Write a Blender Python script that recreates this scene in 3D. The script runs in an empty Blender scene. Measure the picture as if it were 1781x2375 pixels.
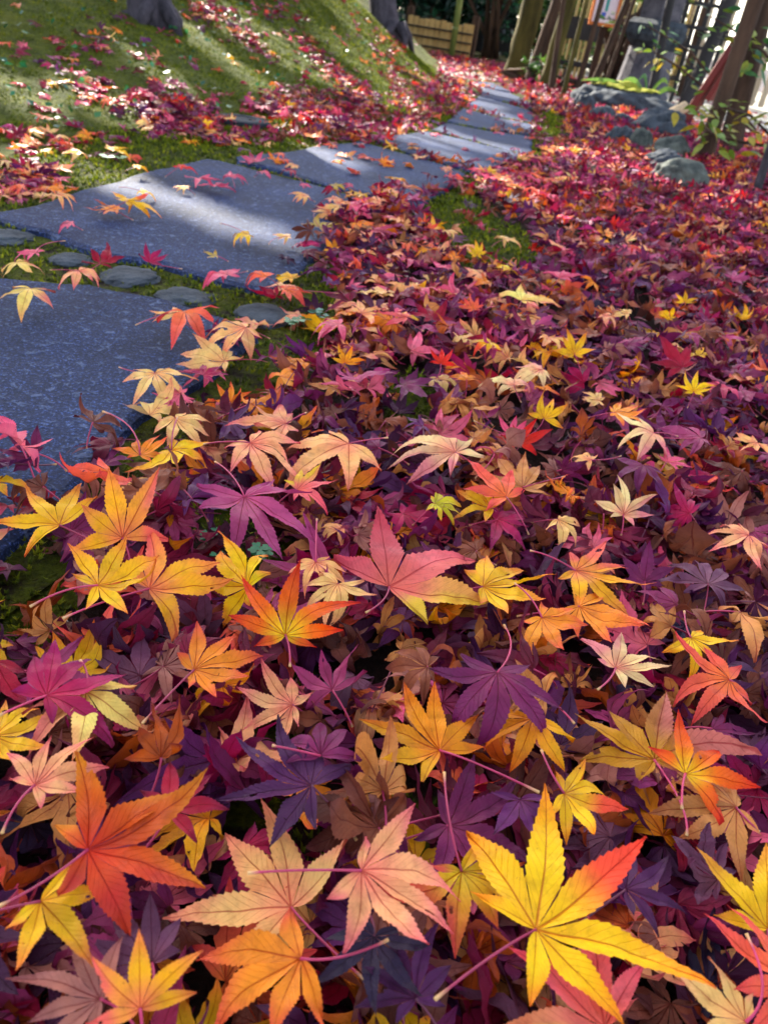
import bpy, math, random
import numpy as np
from mathutils import Matrix, Vector

# ------------------------------------------------------------------ camera, sky, sun, exposure
scene = bpy.context.scene
col = scene.collection
PW, PH, FPX = 1781.0, 2375.0, 1790.0          # photograph frame and focal length in its pixels
CAM_H = 0.42
PITCH, ROLL = math.radians(33.0), math.radians(9.0)
CAM = np.array([0.0, 0.0, CAM_H])
FWD = np.array([0.0, math.cos(PITCH), -math.sin(PITCH)])
_r0 = np.array([1.0, 0.0, 0.0]); _u0 = np.cross(_r0, FWD)
RIGHT = math.cos(ROLL) * _r0 + math.sin(ROLL) * _u0
UP = -math.sin(ROLL) * _r0 + math.cos(ROLL) * _u0
cd = bpy.data.cameras.new('camera')
cam = bpy.data.objects.new('camera', cd); col.objects.link(cam)
cam.matrix_world = Matrix(((RIGHT[0], UP[0], -FWD[0], 0.0), (RIGHT[1], UP[1], -FWD[1], 0.0),
                           (RIGHT[2], UP[2], -FWD[2], CAM_H), (0, 0, 0, 1)))
cd.sensor_fit = 'VERTICAL'; cd.sensor_height = 36.0; cd.lens = FPX / PH * 36.0
cd.clip_start = 0.02; cd.clip_end = 2000.0
cd.dof.use_dof = True; cd.dof.focus_distance = 0.58; cd.dof.aperture_fstop = 12.0
scene.camera = cam

SUN_EL = math.radians(29.0)
SUN_AZ = np.array([-0.53, 0.848])              # where the sun stands, seen from above
SDIR = np.array([SUN_AZ[0] * math.cos(SUN_EL), SUN_AZ[1] * math.cos(SUN_EL), math.sin(SUN_EL)])
SDIR /= np.linalg.norm(SDIR)
world = bpy.data.worlds.new('World'); scene.world = world; world.use_nodes = True
wn = world.node_tree; wn.nodes.clear()
sky = wn.nodes.new('ShaderNodeTexSky'); sky.sky_type = 'NISHITA'; sky.sun_disc = False
sky.sun_elevation = SUN_EL; sky.sun_rotation = math.atan2(SDIR[0], SDIR[1])
sky.air_density = 1.0; sky.dust_density = 1.5; sky.ozone_density = 1.0
hs = wn.nodes.new('ShaderNodeHueSaturation'); hs.inputs['Saturation'].default_value = 0.55
bg = wn.nodes.new('ShaderNodeBackground'); bg.inputs['Strength'].default_value = 0.11
wo = wn.nodes.new('ShaderNodeOutputWorld')
wn.links.new(sky.outputs[0], hs.inputs['Color']); wn.links.new(hs.outputs[0], bg.inputs['Color'])
wn.links.new(bg.outputs[0], wo.inputs['Surface'])
sd = bpy.data.lights.new('sun', 'SUN'); sd.energy = 4.5; sd.angle = math.radians(0.5); sd.color = (1.0, 0.93, 0.80)
sun = bpy.data.objects.new('sun', sd); col.objects.link(sun)
sun.rotation_euler = Vector(SDIR).to_track_quat('Z', 'Y').to_euler(); sun.location = (-6, 9, 9)
scene.view_settings.view_transform = 'Standard'; scene.view_settings.look = 'None'
scene.view_settings.gamma = 1.0; scene.view_settings.exposure = 2.45
scene.cycles.max_bounces = 6; scene.cycles.use_denoising = True

# ------------------------------------------------------------------ helpers
rnd = random.Random(7)
rng = np.random.default_rng(11)
def lin(c):
    c = np.asarray(c, float) / 255.0
    return np.where(c <= 0.04045, c / 12.92, ((c + 0.055) / 1.055) ** 2.4)
def lin4(c): return tuple(lin(c)) + (1.0,)
def smooth(a, b, x):
    t = np.clip((np.asarray(x, float) - a) / (b - a), 0, 1); return t * t * (3 - 2 * t)
_ph = rng.uniform(0, 6.28, (6, 2)); _fr = np.array([[1, .6], [-.7, 1.1], [1.9, -1.3], [1.4, 2.2], [-3.1, 1.7], [2.6, 3.3]])
def wob(x, y, s=1.0):                                # smooth wobble, about -1..1
    x = np.asarray(x, float) * s; y = np.asarray(y, float) * s; r = 0
    for k in range(6):
        r = r + np.sin(_fr[k, 0] * x + _fr[k, 1] * y + _ph[k, 0] + 0.8 * np.sin(_fr[k, 1] * x * .7 - _fr[k, 0] * y * .6 + _ph[k, 1])) / (1 + .35 * k)
    return r / 2.6
TY = np.array([-5, 1.0, 1.73, 2.32, 2.93, 3.4, 4.3, 6.5, 9.0, 12.0, 20.0, 60.0])
TX = np.array([-2.2, -1.75, -1.35, -1.0, -.74, -.55, -.32, -.16, -.22, -.6, -1.6, -6.0])
def toe(y): return np.interp(y, TY, TX)
def bank_h(x, y):
    d = toe(y) - x
    s = np.interp(y, [0, 3, 4.5, 6, 9, 14], [.13, .15, .22, .46, .85, .7])
    dd = np.log1p(np.exp(np.clip(d * 12, -40, 40))) / 12
    return 3.2 * (1 - np.exp(-s * dd / 3.2)) - 0.006 + .022 * wob(x, y, 2.3) * smooth(0, .5, d)
def H(x, y):
    return np.maximum(bank_h(x, y), 0.0)
def ray(px, py):
    d = FWD * FPX + RIGHT * (px - PW / 2) - UP * (py - PH / 2)
    return d / np.linalg.norm(d)
def gp(px, py, z=0.0):
    d = ray(px, py); t = (z - CAM_H) / d[2]; return CAM + t * d
_TS = np.concatenate([np.arange(.2, 4, .012), np.geomspace(4, 60, 420)])
def hit(px, py, dz=0.0):                             # where the line of sight meets ground or bank
    d = ray(px, py); P = CAM + _TS[:, None] * d
    k = int(np.argmax(P[:, 2] - dz <= H(P[:, 0], P[:, 1])))
    if k == 0: return P[-1]
    a, b = _TS[k - 1], _TS[k]
    for _ in range(6):
        m = (a + b) / 2; p = CAM + m * d
        if p[2] - dz <= H(p[0], p[1]): b = m
        else: a = m
    return CAM + b * d
def plane_hit(px, py, p0, n):
    d = ray(px, py); t = np.dot(p0 - CAM, n) / np.dot(d, n); return CAM + t * d
def pix(P):
    P = np.atleast_2d(P) - CAM; zc = np.maximum(P @ FWD, 1e-4)
    return np.stack([PW / 2 + FPX * (P @ RIGHT) / zc, PH / 2 - FPX * (P @ UP) / zc], 1), P @ FWD

def mesh_np(name, V, F, mat, colors=None, uv=None, smooth_shade=True, attrs=None):
    """V (n,3), F (m,k) all faces of k corners, or list of tuples"""
    me = bpy.data.meshes.new(name)
    V = np.asarray(V, np.float32)
    if isinstance(F, np.ndarray):
        m, k = F.shape
        me.vertices.add(len(V)); me.vertices.foreach_set('co', V.ravel())
        me.loops.add(m * k); me.loops.foreach_set('vertex_index', F.astype(np.int32).ravel())
        me.polygons.add(m); me.polygons.foreach_set('loop_start', np.arange(0, m * k, k, dtype=np.int32))
        me.update(calc_edges=True)
    else:
        me.from_pydata([tuple(v) for v in V], [], F); me.update()
    me.polygons.foreach_set('use_smooth', np.full(len(me.polygons), smooth_shade))
    if colors is not None:
        a = me.attributes.new('tint', 'FLOAT_COLOR', 'POINT')
        c = np.ones((len(V), 4), np.float32); c[:, :3] = colors; a.data.foreach_set('color', c.ravel())
    for nm, arr in (attrs or {}).items():
        a = me.attributes.new(nm, 'FLOAT', 'POINT'); a.data.foreach_set('value', np.asarray(arr, np.float32))
    if uv is not None:
        l = me.uv_layers.new(name='UVMap'); li = np.empty(len(me.loops), np.int32); me.loops.foreach_get('vertex_index', li)
        l.data.foreach_set('uv', np.asarray(uv, np.float32)[li].ravel())
    if mat: me.materials.append(mat)
    return me
def obj(name, me, parent=None):
    o = bpy.data.objects.new(name, me); col.objects.link(o)
    if parent is not None: o.parent = parent
    return o
def tag(o, label, cat, group=None):
    o['label'] = label; o['category'] = cat
    if group: o['group'] = group
    return o
def thing(name, label, cat, loc=(0, 0, 0), group=None):
    o = bpy.data.objects.new(name, None); o.empty_display_size = .02; col.objects.link(o); o.location = tuple(loc)
    return tag(o, label, cat, group)
def part(name, me, root):                            # mesh in world coordinates, parented to a thing's empty
    o = obj(name, me, root)
    p = root; off = Vector((0, 0, 0))
    while p is not None: off += p.location; p = p.parent
    o.location = -off
    return o
def structure(o): o['kind'] = 'structure'; return o
def stuff(o): o['kind'] = 'stuff'; return o

class MB:
    def __init__(s): s.V = []; s.F = []
    def add(s, V, F):
        b = len(s.V); s.V += [tuple(v) for v in V]; s.F += [tuple(i + b for i in f) for f in F]
    def box(s, c, size, R=None, bev=0.0):
        hx, hy, hz = [k / 2 for k in size]; b = min(bev, hx * .9, hy * .9, hz * .9)
        P = []
        if b <= 0:
            P = [(sx * hx, sy * hy, sz * hz) for sz in (-1, 1) for sy in (-1, 1) for sx in (-1, 1)]
            F = [(0, 2, 3, 1), (4, 5, 7, 6), (0, 1, 5, 4), (2, 6, 7, 3), (0, 4, 6, 2), (1, 3, 7, 5)]
        else:                                        # chamfered along z edges and at both ends
            ring = [(hx, hy - b), (hx - b, hy), (-hx + b, hy), (-hx, hy - b), (-hx, -hy + b), (-hx + b, -hy), (hx - b, -hy), (hx, -hy + b)]
            for z, k in ((-hz, b), (-hz + b, 0), (hz - b, 0), (hz, b)):
                for (x, y) in ring: P.append((x * (1 - k / hx), y * (1 - k / hy), z))
            F = [tuple(range(7, -1, -1)), tuple(range(24, 32))]
            for j in range(3):
                for i in range(8): F.append((j * 8 + i, j * 8 + (i + 1) % 8, j * 8 + 8 + (i + 1) % 8, j * 8 + 8 + i))
        P = np.array(P)
        if R is not None: P = P @ np.array(R).T
        s.add(P + np.array(c), F)
    def tube(s, pts, rad, seg=8, jit=0.0, cap=True):
        pts = [np.array(p, float) for p in pts]; n = len(pts); rad = [rad] * n if np.isscalar(rad) else rad
        P = []; prev = None
        for i in range(n):
            t = pts[min(i + 1, n - 1)] - pts[max(i - 1, 0)]; t /= (np.linalg.norm(t) + 1e-9)
            if prev is None:
                a = np.array([0, 0, 1.]) if abs(t[2]) < .9 else np.array([1., 0, 0])
                u = np.cross(t, a)
            else: u = prev - t * np.dot(prev, t)
            u /= np.linalg.norm(u); prev = u; v = np.cross(t, u)
            for k in range(seg):
                a = 2 * math.pi * k / seg; r = rad[i] * (1 + jit * rnd.uniform(-1, 1))
                P.append(pts[i] + r * (math.cos(a) * u + math.sin(a) * v))
        F = [(i * seg + k, i * seg + (k + 1) % seg, (i + 1) * seg + (k + 1) % seg, (i + 1) * seg + k) for i in range(n - 1) for k in range(seg)]
        if cap: F += [tuple(range(seg - 1, -1, -1)), tuple((n - 1) * seg + k for k in range(seg))]
        s.add(P, F)
    def mesh(s, name, mat, sm=True): return mesh_np(name, np.array(s.V), s.F, mat, smooth_shade=sm)

# ------------------------------------------------------------------ materials
def new_mat(name):
    m = bpy.data.materials.new(name); m.use_nodes = True; nt = m.node_tree
    b = nt.nodes['Principled BSDF']; return m, nt, b
def N(nt, t, **kw):
    n = nt.nodes.new(t)
    for k, v in kw.items():
        if k in n.inputs.keys(): n.inputs[k].default_value = v
        else: setattr(n, k, v)
    return n
def noise(nt, scale, detail=4, rough=.6, vec=None, dist=0.0):
    n = N(nt, 'ShaderNodeTexNoise', Scale=scale, Detail=detail, Roughness=rough, Distortion=dist)
    if vec is not None: nt.links.new(vec, n.inputs['Vector'])
    return n.outputs['Fac']
def ramp(nt, fac, stops):
    r = N(nt, 'ShaderNodeValToRGB'); e = r.color_ramp.elements
    while len(e) < len(stops): e.new(.5)
    for k, (p, c) in enumerate(stops): e[k].position = p; e[k].color = c if len(c) == 4 else tuple(c) + (1,)
    nt.links.new(fac, r.inputs['Fac']); return r.outputs['Color']
def mathn(nt, op, a, b=None, clamp=False):
    n = N(nt, 'ShaderNodeMath', operation=op, use_clamp=clamp)
    for i, v in enumerate((a, b)):
        if v is None: continue
        if isinstance(v, (int, float)): n.inputs[i].default_value = v
        else: nt.links.new(v, n.inputs[i])
    return n.outputs[0]
def mix(nt, fac, a, b, mode='MIX'):
    n = N(nt, 'ShaderNodeMix', data_type='RGBA', blend_type=mode)
    for s, v in (('Factor', fac), ('A', a), ('B', b)):
        idx = {'Factor': 0, 'A': 6, 'B': 7}[s]
        if isinstance(v, (int, float)): n.inputs[idx].default_value = v
        elif isinstance(v, tuple): n.inputs[idx].default_value = v if len(v) == 4 else v + (1,)
        else: nt.links.new(v, n.inputs[idx])
    return n.outputs[2]
def bump(nt, b, height, strength=.5, dist=.01):
    n = N(nt, 'ShaderNodeBump', Strength=strength, Distance=dist); nt.links.new(height, n.inputs['Height'])
    nt.links.new(n.outputs[0], b.inputs['Normal'])
def wpos(nt): return N(nt, 'ShaderNodeNewGeometry').outputs['Position']
def opos(nt): return N(nt, 'ShaderNodeTexCoord').outputs['Object']

def simple(name, c1, c2, scale, rough=.7, bstr=.5, bdist=.01, bscale=None, stretch=None, spec=.4, detail=6):
    m, nt, b = new_mat(name)
    v = opos(nt)
    if stretch:
        mp = N(nt, 'ShaderNodeMapping'); mp.inputs['Scale'].default_value = stretch; nt.links.new(v, mp.inputs['Vector']); v = mp.outputs[0]
    f = noise(nt, scale, detail, .65, v)
    nt.links.new(ramp(nt, f, [(.3, lin4(c1)), (.7, lin4(c2))]), b.inputs['Base Color'])
    b.inputs['Roughness'].default_value = rough; b.inputs['Specular IOR Level'].default_value = spec
    bump(nt, b, noise(nt, bscale or scale * 3, 6, .7, v), bstr, bdist)
    return m
def tinted(name, rough=.5, trans=.0, spec=.4):
    m, nt, b = new_mat(name)
    a = N(nt, 'ShaderNodeAttribute', attribute_name='tint')
    f = noise(nt, 60, 4, .6, wpos(nt))
    c = mix(nt, 1.0, a.outputs['Color'], ramp(nt, f, [(.3, (.7, .7, .7)), (.7, (1.15, 1.15, 1.15))]), 'MULTIPLY')
    nt.links.new(c, b.inputs['Base Color']); b.inputs['Roughness'].default_value = rough; b.inputs['Specular IOR Level'].default_value = spec
    if trans:
        t = N(nt, 'ShaderNodeBsdfTranslucent'); nt.links.new(c, t.inputs['Color'])
        ms = N(nt, 'ShaderNodeMixShader'); ms.inputs[0].default_value = trans
        nt.links.new(b.outputs[0], ms.inputs[1]); nt.links.new(t.outputs[0], ms.inputs[2])
        nt.links.new(ms.outputs[0], nt.nodes['Material Output'].inputs['Surface'])
    return m
M = {}
# fallen leaf: colour from the mesh, veins from the blade's own coordinates
def leaf_material():
    m, nt, b = new_mat('maple_leaf_blade')
    a = N(nt, 'ShaderNodeAttribute', attribute_name='tint'); g = N(nt, 'ShaderNodeAttribute', attribute_name='grain')
    uv = N(nt, 'ShaderNodeSeparateXYZ'); nt.links.new(N(nt, 'ShaderNodeUVMap').outputs[0], uv.inputs[0])
    u = mathn(nt, 'ABSOLUTE', mathn(nt, 'SUBTRACT', uv.outputs[0], 0.5)); v = uv.outputs[1]
    wid = mathn(nt, 'SUBTRACT', .0125, mathn(nt, 'MULTIPLY', v, .009))
    mid = mathn(nt, 'SUBTRACT', 1.0, mathn(nt, 'DIVIDE', u, wid), True)
    fr = mathn(nt, 'FRACT', mathn(nt, 'MULTIPLY', mathn(nt, 'SUBTRACT', v, mathn(nt, 'MULTIPLY', u, 1.5)), 12.0))
    sec = mathn(nt, 'SUBTRACT', 1.0, mathn(nt, 'MULTIPLY', mathn(nt, 'ABSOLUTE', mathn(nt, 'SUBTRACT', fr, .5)), 11.0), True)
    p = wpos(nt)
    n1 = noise(nt, 130, 5, .65, p); n2 = noise(nt, 900, 3, .6, p); n3 = noise(nt, 420, 2, .5, p)
    c = mix(nt, 1.0, a.outputs['Color'], ramp(nt, n1, [(.25, (.72, .66, .66)), (.5, (1, 1, 1)), (.78, (1.12, 1.1, 1.06))]), 'MULTIPLY')
    spots = ramp(nt, n3, [(.70, (0, 0, 0)), (.76, (1, 1, 1))])
    c = mix(nt, mathn(nt, 'MULTIPLY', spots, .5), c, mix(nt, 1.0, c, (.42, .25, .2, 1), 'MULTIPLY'))
    tipb = mathn(nt, 'MULTIPLY', mathn(nt, 'MULTIPLY', mathn(nt, 'SUBTRACT', v, .72, True), 3.2, True), ramp(nt, noise(nt, 55, 4, .6, p), [(.5, (0, 0, 0)), (.66, (1, 1, 1))]))
    c = mix(nt, mathn(nt, 'MULTIPLY', tipb, .8), c, mix(nt, 1.0, c, (.48, .26, .22, 1), 'MULTIPLY'))
    blo = ramp(nt, noise(nt, 38, 5, .62, p), [(.60, (0, 0, 0)), (.72, (1, 1, 1))])
    c = mix(nt, mathn(nt, 'MULTIPLY', blo, .5), c, mix(nt, 1.0, c, (.72, .36, .34, 1), 'MULTIPLY'))
    veincol = mix(nt, 1.0, c, (.62, .26, .32, 1), 'MULTIPLY')
    vf = mathn(nt, 'MAXIMUM', mathn(nt, 'MULTIPLY', mathn(nt, 'MINIMUM', mathn(nt, 'MULTIPLY', mid, 2.2), 1.0), .8), mathn(nt, 'MULTIPLY', sec, .20))
    c = mix(nt, vf, c, veincol)
    nt.links.new(c, b.inputs['Base Color'])
    nt.links.new(mathn(nt, 'ADD', mathn(nt, 'MULTIPLY', n1, .3), .30), b.inputs['Roughness'])
    b.inputs['Specular IOR Level'].default_value = .22
    h = mathn(nt, 'ADD', mathn(nt, 'MULTIPLY', mathn(nt, 'MAXIMUM', mid, mathn(nt, 'MULTIPLY', sec, .5)), -1.0), mathn(nt, 'MULTIPLY', n2, mathn(nt, 'ADD', g.outputs['Fac'], .25)))
    bump(nt, b, h, .55, .0012)
    t = N(nt, 'ShaderNodeBsdfTranslucent'); nt.links.new(c, t.inputs['Color'])
    ms = N(nt, 'ShaderNodeMixShader'); ms.inputs[0].default_value = .24
    nt.links.new(b.outputs[0], ms.inputs[1]); nt.links.new(t.outputs[0], ms.inputs[2])
    nt.links.new(ms.outputs[0], nt.nodes['Material Output'].inputs['Surface'])
    return m
M['leaf'] = leaf_material()
M['stem'] = tinted('leaf_stem', .4)
M['foliage'] = tinted('green_foliage', .42, .3)
def granite():
    m, nt, b = new_mat('dark_granite_slab'); p = wpos(nt)
    big = noise(nt, 5, 5, .6, p); fine = noise(nt, 260, 4, .75, p); pit = noise(nt, 75, 3, .7, p, .6)
    c = ramp(nt, big, [(.3, lin4((17, 26, 50))), (.7, lin4((36, 50, 84)))])
    c = mix(nt, 1.0, c, ramp(nt, fine, [(.3, (.42, .42, .44)), (.5, (.85, .86, .9)), (.57, (1.3, 1.35, 1.45)), (.66, (5.0, 5.1, 5.4))]), 'MULTIPLY')
    c = mix(nt, mathn(nt, 'MULTIPLY', ramp(nt, pit, [(.56, (0, 0, 0)), (.66, (1, 1, 1))]), .4), c, lin4((112, 128, 164)))
    nt.links.new(c, b.inputs['Base Color'])
    b.inputs['Roughness'].default_value = .72; b.inputs['Specular IOR Level'].default_value = .14
    h = mathn(nt, 'ADD', mathn(nt, 'MULTIPLY', fine, .6), mathn(nt, 'ADD', pit, mathn(nt, 'MULTIPLY', big, 2.0)))
    bump(nt, b, h, .8, .006); return m
M['granite'] = granite()
def ground_mat(name):
    m, nt, b = new_mat(name); p = wpos(nt)
    a = N(nt, 'ShaderNodeAttribute', attribute_name='moss')
    n = noise(nt, 9, 6, .65, p); f = noise(nt, 160, 5, .7, p); g = noise(nt, 26, 5, .65, p)
    moss = ramp(nt, n, [(.25, lin4((52, 62, 8))), (.5, lin4((84, 92, 8))), (.75, lin4((116, 116, 10)))])
    moss = mix(nt, 1.0, moss, ramp(nt, f, [(.3, (.35, .35, .35)), (.7, (1.35, 1.35, 1.2))]), 'MULTIPLY')
    soil = ramp(nt, g, [(.3, lin4((30, 20, 18))), (.7, lin4((66, 46, 38)))])
    k = mathn(nt, 'ADD', a.outputs['Fac'], mathn(nt, 'MULTIPLY', mathn(nt, 'SUBTRACT', g, .5), 1.1))
    k = ramp(nt, k, [(.42, (0, 0, 0)), (.58, (1, 1, 1))])
    nt.links.new(mix(nt, k, soil, moss), b.inputs['Base Color'])
    b.inputs['Roughness'].default_value = .95; b.inputs['Specular IOR Level'].default_value = .15
    bump(nt, b, mathn(nt, 'ADD', f, mathn(nt, 'MULTIPLY', g, 2.5)), 1.0, .02); return m
M['ground'] = ground_mat('moss_and_soil')
M['moss'] = tinted('moss_sprig', .8, .25, .2)
M['rock'] = simple('river_rock', (36, 42, 44), (104, 108, 100), 20, .8, .6, .012, spec=.15)
M['darkrock'] = simple('dark_rock', (30, 36, 44), (78, 84, 92), 16, .75, .7, .012, spec=.15)
M['lantern'] = simple('weathered_granite', (62, 60, 68), (104, 100, 106), 14, .85, .6, .01, 60, spec=.15)
M['bark'] = simple('brown_bark', (36, 26, 24), (88, 66, 52), 12, .9, 1.0, .03, 18, (1, 1, .18), .2)
M['greenbark'] = simple('mossy_bark', (40, 36, 16), (94, 84, 40), 11, .95, 1.0, .03, 16, (1, 1, .2), .2)
M['greybark'] = simple('grey_lichen_bark', (30, 28, 34), (92, 84, 92), 14, .9, 1.0, .03, 22, (1, 1, .45), .2)
M['redwood'] = simple('maroon_stained_wood', (84, 22, 20), (124, 44, 36), 10, .6, .4, .006, 30, (1, 1, .1))
M['slat'] = simple('weathered_fence_slat', (128, 108, 62), (188, 166, 104), 10, .75, .4, .006, 30, (1, 1, .1))
M['paleslat'] = simple('pale_cedar_slat', (136, 118, 96), (190, 172, 146), 10, .75, .4, .006, 30, (1, 1, .1))
M['board'] = simple('tan_board', (150, 116, 66), (198, 164, 104), 10, .75, .4, .006, 30, (1, 1, .1))
M['darkwood'] = simple('blackened_wood', (20, 18, 20), (44, 40, 42), 9, .8, .4, .006, 30, (1, 1, .15))
M['bamboo'] = simple('green_bamboo', (84, 100, 52), (124, 136, 76), 5, .45, .2, .003)
M['plaster'] = simple('white_plaster', (206, 204, 196), (232, 230, 224), 4, .9, .2, .004)
M['gravel'] = simple('pale_gravel', (150, 144, 134), (204, 200, 190), 90, .95, 1.0, .02, 120)
M['iron'] = simple('dark_cast_iron', (26, 30, 38), (48, 54, 64), 20, .75, .5, .004, 90, None, .15)
M['roof'] = simple('dark_roof_shingle', (34, 34, 40), (62, 62, 68), 10, .8, .5, .01)
M['orange'] = simple('orange_painted_wood', (186, 92, 28), (214, 122, 46), 12, .55, .3, .004)
M['signface'] = simple('pale_sign_face', (214, 196, 204), (230, 214, 218), 6, .6, .1, .002)
M['teal'] = simple('teal_paint', (40, 136, 128), (60, 156, 146), 8, .6, .1, .002)
M['blue'] = simple('blue_paint', (40, 70, 170), (60, 92, 190), 8, .6, .1, .002)
M['cutwood'] = simple('pale_cut_wood', (150, 126, 96), (190, 164, 128), 14, .8, .3, .004)
M['twig'] = simple('pale_twig', (120, 112, 112), (170, 164, 160), 30, .8, .5, .003)
# ------------------------------------------------------------------ ground, bank, path
MOSS = [(640, 770, 130, 190, 25), (740, 660, 90, 70, 0), (1110, 560, 130, 60, 15), (1030, 490, 120, 50, 10), (1280, 300, 30, 40, 0), (1240, 380, 50, 25, 0),
        (40, 1440, 150, 90, 0), (590, 1340, 120, 90, 0), (640, 1700, 70, 160, 10), (700, 2010, 60, 130, 0), (900, 1900, 110, 60, 0),
        (960, 920, 90, 60, 0), (740, 690, 110, 60, 0), (1060, 1500, 60, 50, 0), (440, 1200, 90, 50, 0), (380, 600, 380, 50, 12), (560, 1250, 60, 60, 0)]
def moss_amount(x, y):
    """1 where moss shows, by place on the ground"""
    x = np.asarray(x, float); y = np.asarray(y, float)
    P = np.stack([x.ravel(), y.ravel(), np.zeros(x.size)], 1)
    q, dep = pix(P); out = np.zeros(x.size)
    for (cx, cy, rx, ry, a) in MOSS:
        a = math.radians(a); rx, ry = rx * 1.25, ry * 1.25; dx = q[:, 0] - cx; dy = q[:, 1] - cy
        u = (dx * math.cos(a) + dy * math.sin(a)) / rx; v = (-dx * math.sin(a) + dy * math.cos(a)) / ry
        out = np.maximum(out, 1 - smooth(.55, 1.1, np.sqrt(u * u + v * v)))
    out = smooth(.2, .8, out + .45 * np.minimum(out * 3, 1) * (wob(x.ravel(), y.ravel(), 14) * .6 + wob(x.ravel(), y.ravel() + 5, 33) * .5)); out[dep < .05] = 0
    left = smooth(.0, .15, path_left(y.ravel()) - x.ravel())
    out = np.maximum(out, left)
    return out.reshape(x.shape)
LY = np.array([-5, .3, .6, 1.2, 1.73, 2.32, 2.93, 3.37, 4.23, 6.5, 9, 30]); LX = np.array([-2, -1.6, -1.4, -1.1, -.93, -.68, -.40, -.22, -.05, .10, -.05, -3])
RY = np.array([-5, .3, .55, .7, 1.0, 1.2, 1.4, 1.6, 1.85, 2.05, 2.3, 2.5, 2.8, 3.2, 3.6, 4.5, 5.3, 6.7, 9, 30]); RX = np.array([-.46, -.36, -.275, -.225, -.205, -.20, -.20, -.20, -.18, -.09, .02, .13, .24, .38, .46, .51, .55, .49, .3, -2])
def path_left(y): return np.interp(y, LY, LX)
def path_right(y): return np.interp(y, RY, RX)

xs = np.concatenate([-np.geomspace(160, 3.2, 14), np.arange(-3, 3.001, .05), np.geomspace(3.2, 160, 14)])
ys = np.concatenate([-np.geomspace(160, 1, 12), np.arange(-.8, 6.001, .05), np.geomspace(6.2, 300, 22)])
X, Y = np.meshgrid(xs, ys); near = (np.abs(X) < 3.1) & (Y > -.9) & (Y < 6.1)
Z = np.where(near, .006 * wob(X, Y, 6) - .006, -.008)
nx, ny = len(xs), len(ys); ii = np.arange(nx * ny).reshape(ny, nx)
FQ = np.stack([ii[:-1, :-1].ravel(), ii[:-1, 1:].ravel(), ii[1:, 1:].ravel(), ii[1:, :-1].ravel()], 1)
ms = np.where(near, moss_amount(X, Y), .5)
structure(obj('ground', mesh_np('ground', np.stack([X.ravel(), Y.ravel(), Z.ravel()], 1), FQ, M['ground'], attrs={'moss': ms.ravel()})))

by = np.concatenate([np.arange(.5, 7, .06), np.arange(7, 22, .15)]); bd = np.concatenate([np.arange(-.25, 2.5, .05), np.geomspace(2.55, 14, 24)])
BD, BY = np.meshgrid(bd, by); BX = toe(BY) - BD; BZ = bank_h(BX, BY) + .004 * wob(BX, BY, 19) - .02 * smooth(.05, -.25, BD)
n1, n2 = len(bd), len(by); ii = np.arange(n1 * n2).reshape(n2, n1)
FQ = np.stack([ii[:-1, :-1].ravel(), ii[1:, :-1].ravel(), ii[1:, 1:].ravel(), ii[:-1, 1:].ravel()], 1)
structure(obj('mossy_bank', mesh_np('mossy_bank', np.stack([BX.ravel(), BY.ravel(), BZ.ravel()], 1), FQ, M['ground'], attrs={'moss': np.full(BX.size, .95)})))

# the stone path: one bed with each slab a piece of its own
def slab_mesh(poly, top, rough=.008):
    """poly: ground points (counter-clockwise); a thick slab with worn, uneven edges"""
    P = [np.array(p[:2], float) for p in poly]; c = sum(P) / len(P); out = []
    for i in range(len(P)):
        a, b = P[i], P[(i + 1) % len(P)]; L = np.linalg.norm(b - a); n = max(1, int(L / .035))
        nrm = np.array([(b - a)[1], -(b - a)[0]]) / (L + 1e-9)
        for k in range(n):
            q = a + (b - a) * k / n; out.append(q + nrm * rough * float(wob(q[0], q[1], 26) + .8 * wob(q[0] + 3, q[1], 9)))
    out = np.array(out); n = len(out)
    rings = []
    prv = np.roll(out, 1, 0); nxt = np.roll(out, -1, 0); d1 = nxt - prv; nn = np.stack([d1[:, 1], -d1[:, 0]], 1); nn /= np.linalg.norm(nn, axis=1)[:, None] + 1e-9
    for ins, z in ((0, -.02), (0, top - .014), (.004, top - .004), (.014, top)):
        q = out - nn * ins; rings.append(np.concatenate([q, np.full((n, 1), z)], 1))
    V = np.concatenate(rings + [np.array([[c[0], c[1], top]])])
    F = [(r * n + k, r * n + (k + 1) % n, (r + 1) * n + (k + 1) % n, (r + 1) * n + k) for r in range(3) for k in range(n)]
    F += [(3 * n + k, 3 * n + (k + 1) % n, 4 * n) for k in range(n)]
    return V, F
ST = .012
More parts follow.
